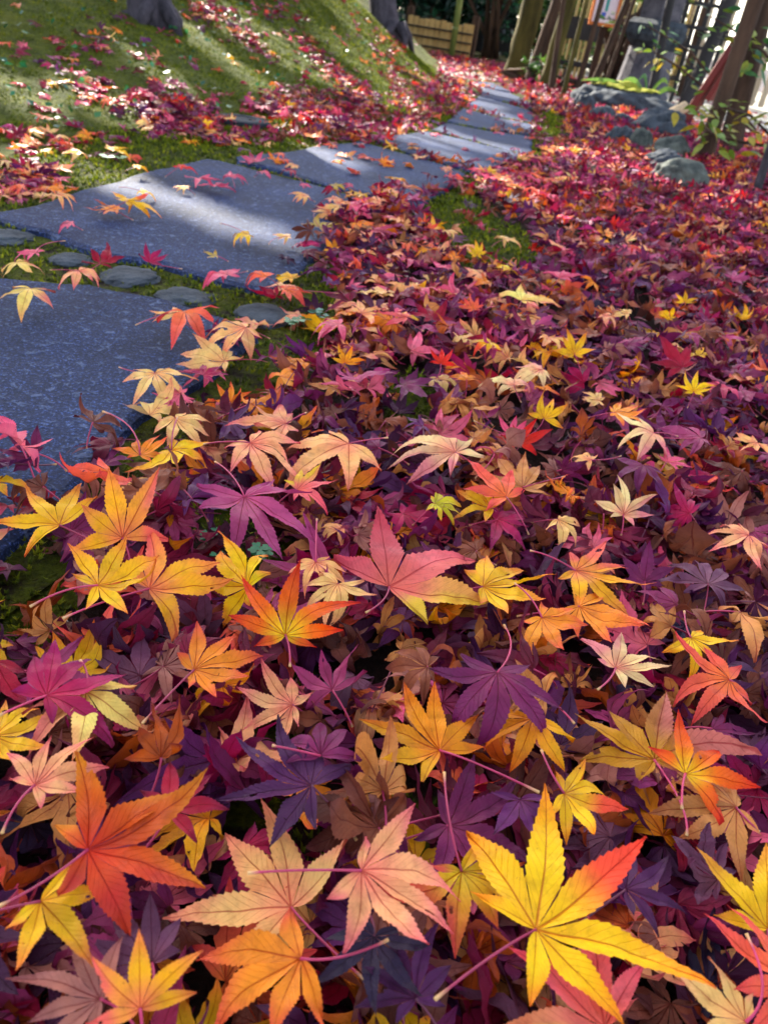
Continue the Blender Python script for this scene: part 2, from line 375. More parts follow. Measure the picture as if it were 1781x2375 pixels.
SLABS = [
 [(-500, 600), (0, 640), (215, 652), (400, 690), (520, 730), (606, 778), (480, 870), (340, 965), (205, 1110), (40, 1250), (-160, 1420), (-700, 1380)],
 [(-40, 494), (0, 488), (163, 445), (255, 423), (325, 399), (434, 374), (472, 365), (520, 372), (760, 434), (905, 480), (880, 505), (790, 560), (690, 625), (620, 672), (586, 667), (490, 645), (380, 613), (250, 591), (180, 567), (54, 526), (0, 508), (-40, 503)],
 [(548, 360), (640, 352), (760, 335), (834, 326), (929, 352), (1038, 383), (1083, 400), (1036, 440), (960, 474), (905, 462), (770, 430), (640, 393), (548, 372)],
 [(856, 319), (988, 303), (1088, 325), (1155, 343), (1205, 356), (1190, 374), (1108, 401), (1042, 380), (952, 354)],
 [(1000, 298), (1030, 283), (1128, 302), (1234, 316), (1236, 352), (1215, 358), (1160, 342), (1090, 322)],
 [(1034, 280), (1072, 249), (1155, 272), (1236, 288), (1236, 312), (1130, 299)],
 [(1076, 246), (1110, 222), (1180, 240), (1238, 258), (1237, 284), (1156, 269)],
 [(1112, 220), (1122, 203), (1185, 216), (1232, 238), (1238, 254), (1180, 237)],
 [(1120, 202), (1086, 187), (1142, 191), (1188, 212)]]
# bed of dark soil under the slabs
bedY = np.arange(.2, 9.0, .1); bedV = []; 
for y in bedY: bedV += [(path_left(y) - .08, y, .001), (path_right(y) + .05, y, .001)]
bedF = [(2 * k, 2 * k + 1, 2 * k + 3, 2 * k + 2) for k in range(len(bedY) - 1)]
me = mesh_np('path', np.array(bedV), bedF, M['ground'], attrs={'moss': np.full(len(bedV), .55)})
path = structure(obj('path', me))
SLAB_POLY = []
for s in SLABS:
    P = [gp(a, b, ST) for a, b in s]
    area = sum(P[i][0] * P[(i + 1) % len(P)][1] - P[(i + 1) % len(P)][0] * P[i][1] for i in range(len(P)))
    if area < 0: P = P[::-1]
    SLAB_POLY.append(np.array([p[:2] for p in P]))
    V, F = slab_mesh(P, ST)
    o = obj('paving_slab', mesh_np('paving_slab', V, F, M['granite'], smooth_shade=False), path)
def in_poly(poly, x, y):
    r = np.zeros(np.shape(x), bool); j = len(poly) - 1
    for i in range(len(poly)):
        xi, yi = poly[i]; xj, yj = poly[j]
        c = ((yi > y) != (yj > y)) & (x < (xj - xi) * (y - yi) / (yj - yi + 1e-12) + xi); r ^= c; j = i
    return r
def on_slab(x, y):
    r = np.zeros(np.shape(x), bool)
    for p in SLAB_POLY: r |= in_poly(p, x, y)
    return r

# sunlit gravel court beyond the rocks
gc = [(1.75, 6.3), (2.6, 5.6), (9, 5), (16, 8), (16, 26), (.6, 26), (.9, 10.9), (1.8, 9.8), (1.62, 8)]
structure(obj('gravel_court', mesh_np('gravel_court', np.array([(a, b, .004) for a, b in gc]), [tuple(range(len(gc)))], M['gravel'])))

gpth = [gp(a, b, .003) for a, b in [(985, 150), (1040, 152), (1100, 168), (1150, 186), (1090, 183), (1050, 176), (1010, 168)]]
structure(obj('gravel_path', mesh_np('gravel_path', np.array(gpth), [tuple(range(len(gpth) - 1, -1, -1))], M['gravel'])))
# ------------------------------------------------------------------ rocks
def ico(sub):
    t = (1 + 5 ** .5) / 2
    V = [(-1, t, 0), (1, t, 0), (-1, -t, 0), (1, -t, 0), (0, -1, t), (0, 1, t), (0, -1, -t), (0, 1, -t), (t, 0, -1), (t, 0, 1), (-t, 0, -1), (-t, 0, 1)]
    F = [(0, 11, 5), (0, 5, 1), (0, 1, 7), (0, 7, 10), (0, 10, 11), (1, 5, 9), (5, 11, 4), (11, 10, 2), (10, 7, 6), (7, 1, 8), (3, 9, 4), (3, 4, 2), (3, 2, 6), (3, 6, 8), (3, 8, 9), (4, 9, 5), (2, 4, 11), (6, 2, 10), (8, 6, 7), (9, 8, 1)]
    V = [np.array(v) / np.linalg.norm(v) for v in V]
    for _ in range(sub):
        c = {}; G = []
        def md(a, b):
            k = (min(a, b), max(a, b))
            if k not in c: V.append((V[a] + V[b]) / np.linalg.norm(V[a] + V[b])); c[k] = len(V) - 1
            return c[k]
        for a, b, d in F: ab, bd_, da = md(a, b), md(b, d), md(d, a); G += [(a, ab, da), (b, bd_, ab), (d, da, bd_), (ab, bd_, da)]
        F = G
    return np.array(V), np.array(F)
IV, IF = ico(4)
def rock_v(seed, sx, sy, sz, ang, amp=.10, flat=.25):
    r = np.random.default_rng(seed); V = IV.copy(); d = np.zeros(len(V))
    for k in range(18):
        w = r.normal(size=3) * (1.0 + .9 * k); d += np.sin(V @ w + r.uniform(0, 6.28)) * amp / (1 + .55 * k)
    for k in range(3):                                # a few worn facets
        n = r.normal(size=3); n[2] = abs(n[2]); n /= np.linalg.norm(n); e = V @ n; d -= np.maximum(e - (.72 + r.uniform(0, .1)), 0) * .5
    V = V * (1 + d)[:, None]; V[:, 2] = np.where(V[:, 2] < -flat, -flat - (-flat - V[:, 2]) * .3, V[:, 2])
    V *= [sx, sy, sz]; c, s = math.cos(ang), math.sin(ang)
    return V @ np.array([[c, -s, 0], [s, c, 0], [0, 0, 1]]).T
def place_rock(name, box, label, seed, mat='rock', ang=.0, sink=.25, grp=None, asp=.8, amp=.1):
    x0, y0, x1, y1 = box; b = gp((x0 + x1) / 2 - (y1 - y0) * .05, y1 - (y1 - y0) * .12, 0)
    dist = np.linalg.norm(b - CAM); w = (x1 - x0) * dist * .86 / FPX; h = (y1 - y0) * dist * .86 / FPX
    V = rock_v(seed, w / 2, w / 2 * asp, h * .85, ang, amp); V[:, 2] -= V[:, 2].max() - h * .98
    o = obj(name, mesh_np(name, V, IF, M[mat])); c = b + np.array([0, w * asp * .4, 0]); o.location = tuple(c)
    return tag(o, label, 'rock', grp)
RG = 'rocks beside the leaf-covered ground'
place_rock('rock', (1480, 268, 1618, 328), 'largest rounded blue-grey rock of the group by the leaning trunks', 3, 'darkrock', .2, grp=RG)
place_rock('rock', (1406, 300, 1480, 340), 'low dark grey rock at the far edge of the group, nearest the path', 4, 'darkrock', .5, grp=RG)
place_rock('rock', (1456, 306, 1510, 353), 'small upright pale-topped rock between the low dark rock and the smooth oval one', 5, 'rock', .1, grp=RG)
place_rock('rock', (1500, 323, 1596, 372), 'smooth oval pale grey-green rock below the largest rock', 6, 'rock', -.1, grp=RG)
place_rock('rock', (1490, 358, 1602, 404), 'dark slate rock lying behind the front long rock', 8, 'darkrock', -.2, grp=RG)
place_rock('rock', (1496, 380, 1646, 440), 'long sloping grey rock with a sunlit crest, front of the group', 9, 'rock', -.35, grp=RG, asp=.6)
place_rock('rock', (1368, 252, 1426, 280), 'small bluish rock in front of the mossy boulder', 12, 'darkrock', .3, grp=RG)
place_rock('rock', (1422, 270, 1482, 294), 'flat half-buried rock partly covered with red leaves', 13, 'darkrock', .1, grp=RG)
place_rock('rock', (1326, 222, 1384, 262), 'rounded dark rock at the path end of the mossy boulder', 14, 'darkrock', .1, grp=RG)
# mossy boulder at the lantern's foot
bb = gp(1462, 262, 0); root = thing('mossy_boulder', 'dark boulder capped with yellow-green moss at the stone lantern foot', 'boulder', bb)
w = 190 * np.linalg.norm(bb - CAM) / FPX
V = rock_v(21, w / 2, w * .36, w * .24, .1, .16) + bb + [0, w * .3, w * .03]
part('rock_body', mesh_np('rock_body', V, IF, M['darkrock']), root)
sel = V[:, 2] > V[:, 2].max() - w * .075; Vm = V.copy(); Vm[:, 2] += .012; fs = IF[sel[IF].all(1)]
part('moss_cap', mesh_np('moss_cap', Vm, fs, M['moss'], colors=np.tile(lin((150, 150, 40)), (len(V), 1))), root)
# stones set flush in the moss between the slabs
def emb(cx, cy, rx, ry, seed, label, ang=0.0, mat='darkrock'):
    b = gp(cx, cy, .01); dist = np.linalg.norm(b - CAM); w = rx * .86 * dist / FPX; e = gp(cx, cy + ry * .8, .01); dpt = np.linalg.norm(e - b)
    V = rock_v(seed, w, dpt, .010, ang, .10, .2); V[:, 2] += .002
    o = obj('embedded_stone', mesh_np('embedded_stone', V, IF, M[mat])); o.location = (b[0], b[1], 0)
    tag(o, label, 'stone', 'stones set in the moss between the slabs')
emb(610, 721, 76, 34, 31, 'smooth oval dark stone set in moss beside clover leaves', .1)
emb(432, 682, 70, 26, 32, 'dark flat stone half covered by moss, middle of the row between two slabs', .2)
emb(302, 632, 62, 27, 33, 'rough ridged brown-grey stone under the crimson leaf between two slabs', .0)
emb(160, 593, 58, 22, 34, 'smooth blue-black stone beside the pink leaf between two slabs', .1)
emb(12, 542, 60, 22, 35, 'dark stone cut by the picture edge, between the two near slabs', .0)
# round iron cover at the toe of the bank
cc = hit(562, 288); root = thing('round_cover', 'round dark iron cover with a keyhole among the leaf drift', 'drain cover', cc)
def disc(rs, zs, seg=40):
    V = []; F = []
    for r, z in zip(rs, zs):
        for k in range(seg): a = 2 * math.pi * k / seg; V.append((r * math.cos(a), r * math.sin(a), z))
    for j in range(len(rs) - 1):
        for k in range(seg): F.append((j * seg + k, j * seg + (k + 1) % seg, (j + 1) * seg + (k + 1) % seg, (j + 1) * seg + k))
    F.append(tuple((len(rs) - 1) * seg + k for k in range(seg)))
    return np.array(V), F
R_ = 56 * np.linalg.norm(cc - CAM) / FPX
V, F = disc([R_, R_, R_ * .97, R_ * .88, R_ * .86], [-.02, .004, .007, .007, .003]); part('rim', mesh_np('rim', V + cc + [0, 0, .012], F, M['iron'], smooth_shade=False), root)
V, F = disc([R_ * .84, R_ * .84, R_ * .80, R_ * .5, R_ * .48], [.0, .005, .007, .007, .005]); part('lid', mesh_np('lid', V + cc + [0, 0, .013], F, M['iron'], smooth_shade=False), root)
V, F = disc([R_ * .09, R_ * .09], [.0, .0035], 12); part('keyhole', mesh_np('keyhole', V + cc + [R_ * .3, 0, .017], F, M['darkwood'], smooth_shade=False), root)
# ------------------------------------------------------------------ trees, fences, lantern, far things
def trunk_pts(b, top, n=9, wobble=.02, flare=1.0):
    b = np.array(b, float); top = np.array(top, float)
    return [b + (top - b) * k / (n - 1) + np.array([rnd.uniform(-1, 1), rnd.uniform(-1, 1), 0]) * wobble * (0 < k < n) for k in range(n)]
def leaf_cloud(C, size, normal_up=.3, cols=None, aspect=.5, seed=1, fold=.2):
    """C (n,3): one pointed leaf of 2x2 triangles at each point"""
    r = np.random.default_rng(seed); n = len(C)
    d = r.normal(size=(n, 3)); d[:, 2] *= .5; d /= np.linalg.norm(d, axis=1)[:, None]
    u = r.normal(size=(n, 3)); u[:, 2] += normal_up * 3; s = np.cross(d, u); s /= np.linalg.norm(s, axis=1)[:, None] + 1e-9; nn = np.cross(s, d)
    L = size * r.uniform(.7, 1.25, (n, 1)); w = L * aspect
    V = np.stack([C - d * L / 2, C + s * w / 2 + nn * w * fold - d * L * .05, C + d * L / 2, C - s * w / 2 + nn * w * fold - d * L * .05], 1).reshape(-1, 3)
    i = np.arange(n)[:, None] * 4; F = np.concatenate([i + [0, 1, 2], i + [0, 2, 3]], 0)
    ci = r.integers(0, len(cols), n); cc_ = np.array([lin(c) for c in cols])[ci] * r.uniform(.7, 1.25, (n, 1))
    return V, F, np.repeat(cc_, 4, 0)
# --- where the sun comes through: soft lines on the ground seen in the photograph
e1 = np.cross(SDIR, [0, 0, 1.0]); e1 /= np.linalg.norm(e1); e2 = np.cross(e1, SDIR)
def sp(P): P = np.atleast_2d(P); return np.stack([P @ e1, P @ e2], 1)
GAPS = [((270, 436), (650, 566), .026), ((690, 338), (800, 388), .035), ((640, 352), (690, 368), .025), ((940, 318), (1110, 392), .055), ((1000, 305), (1090, 332), .05),
        ((1120, 352), (1236, 366), .05), ((1160, 274), (1236, 300), .06), ((1080, 235), (1130, 250), .05), ((440, 70), (630, 215), .06), ((727, 136), (868, 244), .045), ((776, 103), (915, 200), .045), ((600, 60), (760, 190), .035),
        ((850, 110), (960, 260), .045), ((163, 217), (304, 266), .045), ((300, 120), (420, 200), .03), ((60, 360), (240, 408), .045), ((500, 40), (590, 90), .05), ((1400, 390), (1800, 515), .14), ((1250, 505), (1340, 545), .05), ((1150, 450), (1230, 490), .04),
        ((1040, 165), (1100, 182), .12), ((1130, 205), (1340, 238), .10), ((930, 100), (1000, 190), .03), ((640, 285), (900, 312), .03), ((1290, 425), (1400, 450), .04), ((1520, 384), (1600, 420), .05),
        ((120, 250), (10, 190), .03)]
GS = [(sp(hit(*a))[0], sp(hit(*b))[0], r) for a, b, r in GAPS]
def lit(P, pad):
    q = sp(P); k = np.zeros(len(q), bool)
    for a, b, r in GS:
        t = np.clip(((q - a) @ (b - a)) / (np.dot(b - a, b - a) + 1e-9), 0, 1); dd = np.linalg.norm(q - (a + t[:, None] * (b - a)), axis=1); k |= dd < r + pad
    return k
BR = [(150, 52, 30), (176, 84, 30), (120, 100, 30), (96, 30, 30)]
def maple_tree(base, lean, r0, label, crowns, nleaf, mat='greybark', seed=1, height=2.6):
    b = np.array(base, float); root = thing('maple_tree', label, 'tree', b)
    top = b + np.array([lean[0], lean[1], height]); mb = MB(); pts = trunk_pts(b - [0, 0, .25], top, 12, r0 * .12)
    mb.tube(pts, [r0 * (1.3 if k == 0 else 1.15 if k == 1 else 1.05 if k == 2 else 1 - .035 * k) for k in range(12)], 20, .07)
    for k in range(5):                                # root flare
        a = k * 1.26 + seed; d = np.array([math.cos(a), math.sin(a), 0]); e = b + d * r0 * (1.5 + .5 * (k % 2)); e[2] = float(H(e[0], e[1])) - .02
        mb.tube([b + [0, 0, r0 * .9] + d * r0 * .5, b + d * r0 * 1.3 + [0, 0, .1 * r0], e], [r0 * .45, r0 * .34, r0 * .12], 8, .08)
    part('trunk', mb.mesh('trunk', M[mat]), root)
    lm = MB(); C = []
    r = np.random.default_rng(seed)
    for (c, rad) in crowns:
        c = np.array(c, float); m = (top + c) / 2 + [0, 0, .3]
        lm.tube([top - [0, 0, .1], m, c], [r0 * .5, r0 * .3, r0 * .08], 8, .05)
        for _ in range(5):
            q = c + r.normal(size=3) * np.array(rad) * .45; lm.tube([m, (m + q) / 2 + r.normal(size=3) * .1, q], [r0 * .2, r0 * .12, r0 * .03], 5)
    tot = sum(np.prod(rad[:2]) for _, rad in crowns)
    for (c, rad) in crowns:
        n = int(nleaf * np.prod(rad[:2]) / tot); v = r.normal(size=(n, 3)); v /= np.linalg.norm(v, axis=1)[:, None]; v *= r.uniform(0, 1, (n, 1)) ** .4
        C.append(np.array(c) + v * np.array(rad))
    C = np.concatenate(C); C = C[~lit(C, .075)]  # crown shaped for the light: leaves along the beams left out to place sun patches
    part('limb', lm.mesh('limb', M[mat]), root)
    V, F, cc_ = leaf_cloud(C, .19, .4, BR, .8, seed)
    part('crown', mesh_np('crown', V, F, M['foliage'], colors=cc_, smooth_shade=False), root)
t1 = hit(362, 52)
maple_tree(t1, (-.3, .2), 57 * np.linalg.norm(t1 - CAM) / FPX * .62, 'grey lichen-marked maple trunk on the mossy bank, roots among red leaves',
           [((-3.9, 6.9, 4.2), (1.7, 1.7, 1.0)), ((-5.2, 7.6, 5.0), (1.6, 1.6, 1.1)), ((-4.2, 8.6, 5.2), (1.5, 1.5, 1.0))], 9000, seed=2)
t2 = hit(914, 86)
maple_tree(t2, (-.9, .6), 30 * np.linalg.norm(t2 - CAM) / FPX * .8, 'bluish maple trunk at the top of the bank beside the low board fence',
           [((-3.6, 10.4, 5.2), (1.9, 1.7, 1.0)), ((-4.9, 9.9, 4.7), (1.6, 1.6, 1.0)), ((-4.4, 12.0, 5.4), (1.8, 1.6, 1.0)), ((-6.2, 11.2, 5.2), (1.6, 1.8, 1.1))], 11000, seed=3, height=3.0)
maple_tree((-6.4, 8.2, float(H(-6.4, 8.2))), (.1, .1), .16, 'unseen slender maple farther up the bank beyond the grey trunk, added for shade',  # out-of-view tree added so its crown shades bank and litter
           [((-6.3, 8.6, 4.6), (1.5, 1.8, 1.0)), ((-5.9, 6.9, 3.9), (1.3, 1.2, .9)), ((-7.6, 9.6, 4.8), (1.5, 2.0, 1.1))], 7000, seed=5, height=2.8)

def stem_between(name, pb, pt, dist_b, wpx, label, mat='bark', grp=None, extra=2.5, wtop=.8, cat='tree', depth=None):
    """an upright stem whose foot is at pixel pb and which passes pixel pt"""
    b = gp(*pb, 0) if depth is None else depth; dist = np.linalg.norm(b - CAM); r = wpx * dist * .78 / FPX / 2
    d = ray(*pt); t = b[1] / d[1]; q = CAM + t * d; v = q - b; top = b + v * extra
    mb = MB(); pts = trunk_pts(b - [0, 0, .1], top, 14, r * .07)
    mb.tube(pts, [r * (1.35 if k == 0 else 1.15 if k == 1 else 1 - (1 - wtop) * k / 13) for k in range(14)], 14, .06)
    root = thing(name, label, cat, b, grp); part('trunk', mb.mesh('trunk', M[mat]), root)
    return root, top, pts
stem_between('tree', (1188, 180), (1236, 0), 0, 56, 'thick mossy tree trunk, first of the row at the path bend', 'greenbark')
stem_between('tree', (1222, 192), (1290, 0), 0, 28, 'dark brown trunk close against the thick mossy trunk', 'bark')
stem_between('tree', (1262, 205), (1322, -10), 0, 36, 'olive-brown trunk, third of the row at the path bend', 'greenbark')
SG = 'slender stems in front of the slat fence'
for k, (pb, pt, w, lb) in enumerate([((1278, 212), (1308, 0), 14, 'thin stem with a sunlit foot next to the olive-brown trunk'),
        ((1304, 224), (1352, 30), 13, 'thin pale-footed stem rising toward the orange sign'), ((1334, 216), (1378, 60), 15, 'brown stem leaning below the orange sign'),
        ((1362, 218), (1424, 70), 19, 'broad slanting brown stem just left of the lantern'), ((1392, 222), (1438, 90), 11, 'thin slanting stem right against the lantern pillar')]):
    stem_between('slender_stem', pb, pt, 0, w, lb, 'bark' if k != 1 else 'greenbark', SG, 2.0, .7, 'stem')
stem_between('tree', (1506, 245), (1556, 0), 0, 22, 'thin black trunk standing just behind the stone lantern', 'darkwood', None, 2.0)
stem_between('tree', (1628, 372), (1720, 95), 0, 40, 'leaning brown trunk beside the largest rock', 'bark', None, 3.2)
stem_between('tree', (1694, 352), (1766, 40), 0, 50, 'darker brown trunk to the right of the leaning one', 'bark', None, 3.0)
stem_between('tree', (1752, 452), (1796, 320), 0, 22, 'thin grey trunk at the picture edge above the bright red leaves', 'greybark', None, 4.5)
stem_between('tree', (1580, 260), (1690, 0), 0, 34, 'dark trunk in front of the pale slats', 'darkwood', None, 2.2)
# maroon prop leaning on the trunk
pb = gp(1580, 292, 0); d = ray(1700, 110); q = CAM + d * (pb[1] * .98 / d[1])
root = thing('wooden_prop', 'maroon stained wooden prop leaning beside the dark trunk', 'prop', pb)
ax = Vector(q - pb).normalized(); Rm = np.array(ax.to_track_quat('Z', 'Y').to_matrix()); L = np.linalg.norm(q - pb)
mb = MB(); mb.box(pb + (q - pb) * .75, (.075, .05, L * 1.6), Rm, .005); part('pole', mb.mesh('pole', M['redwood'], False), root)
mb = MB(); mb.box(pb + (q - pb) * .62 + [.06, -.04, 0], (.12, .03, .26), Rm, .004); part('brace_plate', mb.mesh('brace_plate', M['redwood'], False), root)

# stone lantern
lb = gp(1478, 232, 0); lb[2] = 0; dl = np.linalg.norm(lb - CAM); u = dl * .82 / FPX
root = thing('stone_lantern', 'grey stone lantern with broad pillar standing behind the mossy boulder', 'lantern', lb)
def hexa(zr, seg=6, rot=.3, sq=1.0):
    V = []; F = []
    for r, z in zr:
        for k in range(seg): a = 2 * math.pi * k / seg + rot; V.append((r * math.cos(a), r * math.sin(a) * sq, z))
    for j in range(len(zr) - 1):
        for k in range(seg): F.append((j * seg + k, j * seg + (k + 1) % seg, (j + 1) * seg + (k + 1) % seg, (j + 1) * seg + k))
    F += [tuple(range(seg - 1, -1, -1)), tuple((len(zr) - 1) * seg + k for k in range(seg))]
    return np.array(V), F
ph = 106 * u
for nm, zr, seg in (('base', [(76 * u, -.05), (76 * u, .05), (68 * u, .09)], 6), ('pillar', [(66 * u, .091), (61 * u, ph * .3), (55 * u, ph * .7), (52 * u, ph)], 14),
        ('platform', [(54 * u, ph + .001), (70 * u, ph + 14 * u), (76 * u, ph + 26 * u), (76 * u, ph + 46 * u), (66 * u, ph + 56 * u)], 6),
        ('fire_box', [(52 * u, ph + 57 * u), (52 * u, ph + 138 * u)], 6), ('roof', [(50 * u, ph + 139 * u), (92 * u, ph + 150 * u), (92 * u, ph + 162 * u), (50 * u, ph + 196 * u), (16 * u, ph + 214 * u)], 6),
        ('finial', [(14 * u, ph + 215 * u), (24 * u, ph + 232 * u), (22 * u, ph + 246 * u), (3 * u, ph + 272 * u)], 10)):
    V, F = hexa(zr, seg); part(nm, mesh_np(nm, V + lb, F, M['darkrock'] if nm == 'platform' else M['lantern'], smooth_shade=False), root)

# fences
def fence(name, label, x0, y0, x1, y1, n, w, h, mat, rails, jitter=.02, grp=None, thick=.018, zb=.03, railmat='darkwood', slatn='slat'):
    root = thing(name, label, 'fence', ((x0 + x1) / 2, (y0 + y1) / 2, 0), grp); a = math.atan2(y1 - y0, x1 - x0); Rm = np.array(Matrix.Rotation(a, 3, 'Z'))
    for k in range(n):
        t = (k + .5) / n; mb = MB(); hh = h * rnd.uniform(.97, 1.03)
        c = np.array([x0 + (x1 - x0) * t, y0 + (y1 - y0) * t, zb + hh / 2]); R2 = Rm @ np.array(Matrix.Rotation(rnd.uniform(-1, 1) * jitter, 3, 'Y'))
        mb.box(c, (w * rnd.uniform(.85, 1.1), thick, hh), R2, .003); part(slatn, mb.mesh(slatn, M[mat], False), root)
    L = math.hypot(x1 - x0, y1 - y0); nrm = np.array([math.sin(a), -math.cos(a), 0])
    for z, hh in rails:
        mb = MB(); mb.box(np.array([(x0 + x1) / 2, (y0 + y1) / 2, z]) + nrm * (thick / 2 + .014), (L, .022, hh), Rm, .003); part('rail', mb.mesh('rail', M[railmat], False), root)
    for t in np.linspace(0, 1, max(2, int(L / 1.2) + 1)):
        mb = MB(); mb.box(np.array([x0 + (x1 - x0) * t, y0 + (y1 - y0) * t, (h + .1) / 2 - .05]) - nrm * (thick / 2 + .045), (.08, .08, h + .2), Rm, .006); part('post', mb.mesh('post', M['bark'], False), root)
    return root
a = gp(1268, 205); fence('slat_fence', 'tall weathered slat fence with bright gaps behind the slender stems', .95, 9.6, 2.55, 10.4, 26, .032, 1.28, 'slat', [(.16, .05), (.48, .20), (1.1, .05)])
fence('cedar_fence', 'pale cedar slat screen beyond the dark trunk', 2.5, 9.9, 4.6, 9.5, 19, .062, 1.5, 'paleslat', [(.6, .05), (1.25, .05)], .03)
p0 = gp(985, 128); p1 = gp(1072, 142); dz = 11.0
d0 = ray(985, 120); d1 = ray(1082, 140); q0 = CAM + d0 * (dz / d0[1]); q1 = CAM + d1 * (dz / d1[1])
fence('low_board_fence', 'low tan board fence with three dark rails at the far bend', q0[0] - .25, 11.0, q1[0] + .02, 10.8, 12, .062, .35, 'board', [(.07, .018), (.165, .018), (.26, .018)], .01, zb=.0, slatn='board')
bp = CAM + ray(1046, 132) * (10.6 / ray(1046, 132)[1]); bp[2] = 0
root = thing('bamboo_pole', 'green bamboo pole standing in front of the low board fence', 'pole', bp)
mb = MB(); mb.tube([bp, bp + [0, 0, .8], bp + [0, 0, 1.6]], .036, 12); part('cane', mb.mesh('cane', M['bamboo']), root)
for z in (.3, .62, .95, 1.3):
    mb = MB(); mb.tube([bp + [0, 0, z - .008], bp + [0, 0, z], bp + [0, 0, z + .008]], [.036, .041, .036], 12, cap=False); part('node_ring', mb.mesh('node_ring', M['bamboo']), root)
# dark lattice in front of the court
l0 = CAM + ray(1528, 150) * (8.6 / ray(1528, 150)[1]); l1 = CAM + ray(1650, 165) * (8.6 / ray(1650, 165)[1])
root = thing('lattice_screen', 'dark wooden lattice with bright square openings to the right of the lantern', 'lattice', (l0[0], 8.6, 0))
for k in range(6):
    mb = MB(); x = l0[0] + (l1[0] - l0[0]) * k / 5; mb.box((x, 8.6, .62), (.035, .03, 1.24), None, .003); part('upright', mb.mesh('upright', M['darkwood'], False), root)
for z in (.30, .47, .62, .80, 1.0, 1.2):
    mb = MB(); mb.box(((l0[0] + l1[0]) / 2, 8.57, z), (l1[0] - l0[0] + .06, .028, .03), None, .003); part('crossbar', mb.mesh('crossbar', M['darkwood'], False), root)
# sign on its post
sb = CAM + ray(1366, 52) * (9.0 / ray(1366, 52)[1]); su = np.linalg.norm(sb - CAM) / FPX; sw, sh = 48 * su, 84 * su
root = thing('framed_sign', 'orange framed pale sign board with teal and blue marks above the stems', 'sign', (sb[0] + sw / 2, 9.0, 0))
sx, sz = sb[0] + sw / 2, sb[2] + sh / 2
def sbx(nm, c, s, mat): mb = MB(); mb.box(c, s, None, .001); part(nm, mb.mesh(nm, M[mat], False), root)
sbx('panel', (sx, 9.0, sz), (sw, .012, sh), 'signface')
sbx('frame', (sx, 8.992, sz - sh / 2), (sw + .02, .03, .028), 'orange'); sbx('frame', (sx, 8.992, sz + sh / 2), (sw + .02, .03, .028), 'orange')
sbx('frame', (sx - sw / 2, 8.990, sz), (.024, .03, sh - .03), 'orange'); sbx('frame', (sx + sw / 2, 8.990, sz), (.024, .03, sh - .03), 'orange')
sbx('teal_mark', (sx + .01, 8.992, sz - .02), (.028, .005, .17), 'teal'); sbx('blue_mark', (sx - .005, 8.992, sz - .13), (.04, .005, .032), 'blue')
sbx('post', (sx + .03, 9.04, (sz + sh / 2) / 2), (.06, .05, sz + sh / 2), 'bark')
# dark shed at the end of the path
s0 = CAM + ray(1078, 120) * (14.5 / ray(1078, 120)[1]); s1 = CAM + ray(1180, 140) * (14.5 / ray(1180, 140)[1])
root = thing('dark_shed', 'dark wooden shed with a low gabled roof at the end of the path', 'shed', (s0[0], 14.5, 0))
cx = (s0[0] + s1[0]) / 2; hw = (s1[0] - s0[0]) / 2
for k in range(9):
    mb = MB(); mb.box((cx - hw + (k + .5) * 2 * hw / 9, 14.5, .5), (2 * hw / 9 - .008, .04, 1.1), None, .004); part('board', mb.mesh('board', M['darkwood'], False), root)
mb = MB(); mb.box((cx, 15.2, .5), (2 * hw - .06, 1.2, 1.0), None, .01); part('body', mb.mesh('body', M['darkwood'], False), root)
for s in (-1, 1):
    mb = MB(); mb.box((cx + s * hw * .58, 14.95, 1.2), (hw * 1.35, 1.5, .05), np.array(Matrix.Rotation(s * .5, 3, 'Y')), .006); part('roof', mb.mesh('roof', M['roof'], False), root)
mb = MB(); mb.box((cx, 14.47, .35), (hw * .7, .02, .7), None, .004); part('door', mb.mesh('door', M['roof'], False), root)
# white building wall that catches the sun beyond the court
root = thing('white_building', 'white plastered building glimpsed brightly through the slats', 'building', (5.4, 14, 0))
mb = MB(); mb.box((5.6, 17, 1.3), (.3, 14, 2.6), None, .01); part('wall', mb.mesh('wall', M['plaster'], False), root)
mb = MB(); mb.box((5.5, 17, 2.68), (1.1, 14.4, .14), None, .01); part('roof', mb.mesh('roof', M['roof'], False), root)
mb = MB(); mb.box((5.43, 17, .18), (.05, 14.02, .36), None, .004); part('plinth', mb.mesh('plinth', M['lantern'], False), root)

# evergreen shrubs closing the view
GR = [(34, 62, 22), (52, 88, 30), (76, 116, 44), (26, 48, 26), (96, 132, 50)]
BG = [(20, 46, 36), (30, 66, 50), (44, 92, 66), (16, 34, 28)]
def shrub(c, rad, n, size, label, cols, seed, name='evergreen_shrub'):
    root = thing(name, label, 'shrub', (c[0], c[1], 0), 'evergreen shrubs behind the garden'); r = np.random.default_rng(seed)
    K = 26; cc_ = np.array(c) + r.normal(size=(K, 3)) * np.array(rad) * .55; v = r.normal(size=(n, 3)) * np.array(rad) * .2 + cc_[r.integers(0, K, n)]; v = v[v[:, 2] > .02]
    V, F, q = leaf_cloud(v, size, .4, cols, .5, seed); part('foliage', mesh_np('foliage', V, F, M['foliage'], colors=q, smooth_shade=False), root)
    mb = MB()
    for k in range(7): mb.tube([(c[0] + r.normal() * .1, c[1], -.05), (c[0] + r.normal() * .2, c[1] + r.normal() * .2, c[2] * .6), cc_[k]], [.04, .03, .01], 6)
    part('stem', mb.mesh('stem', M['bark']), root)
shrub((-.5, 13.2, .9), (1.0, .7, 1.0), 4200, .15, 'dark blue-green shrub behind the low board fence', BG, 41)
shrub((.45, 12.6, 1.3), (.55, .5, .6), 1200, .11, 'pale blue-green leafy shrub overhanging the dark shed', [(60, 110, 84), (92, 146, 110), (40, 84, 60)], 42)
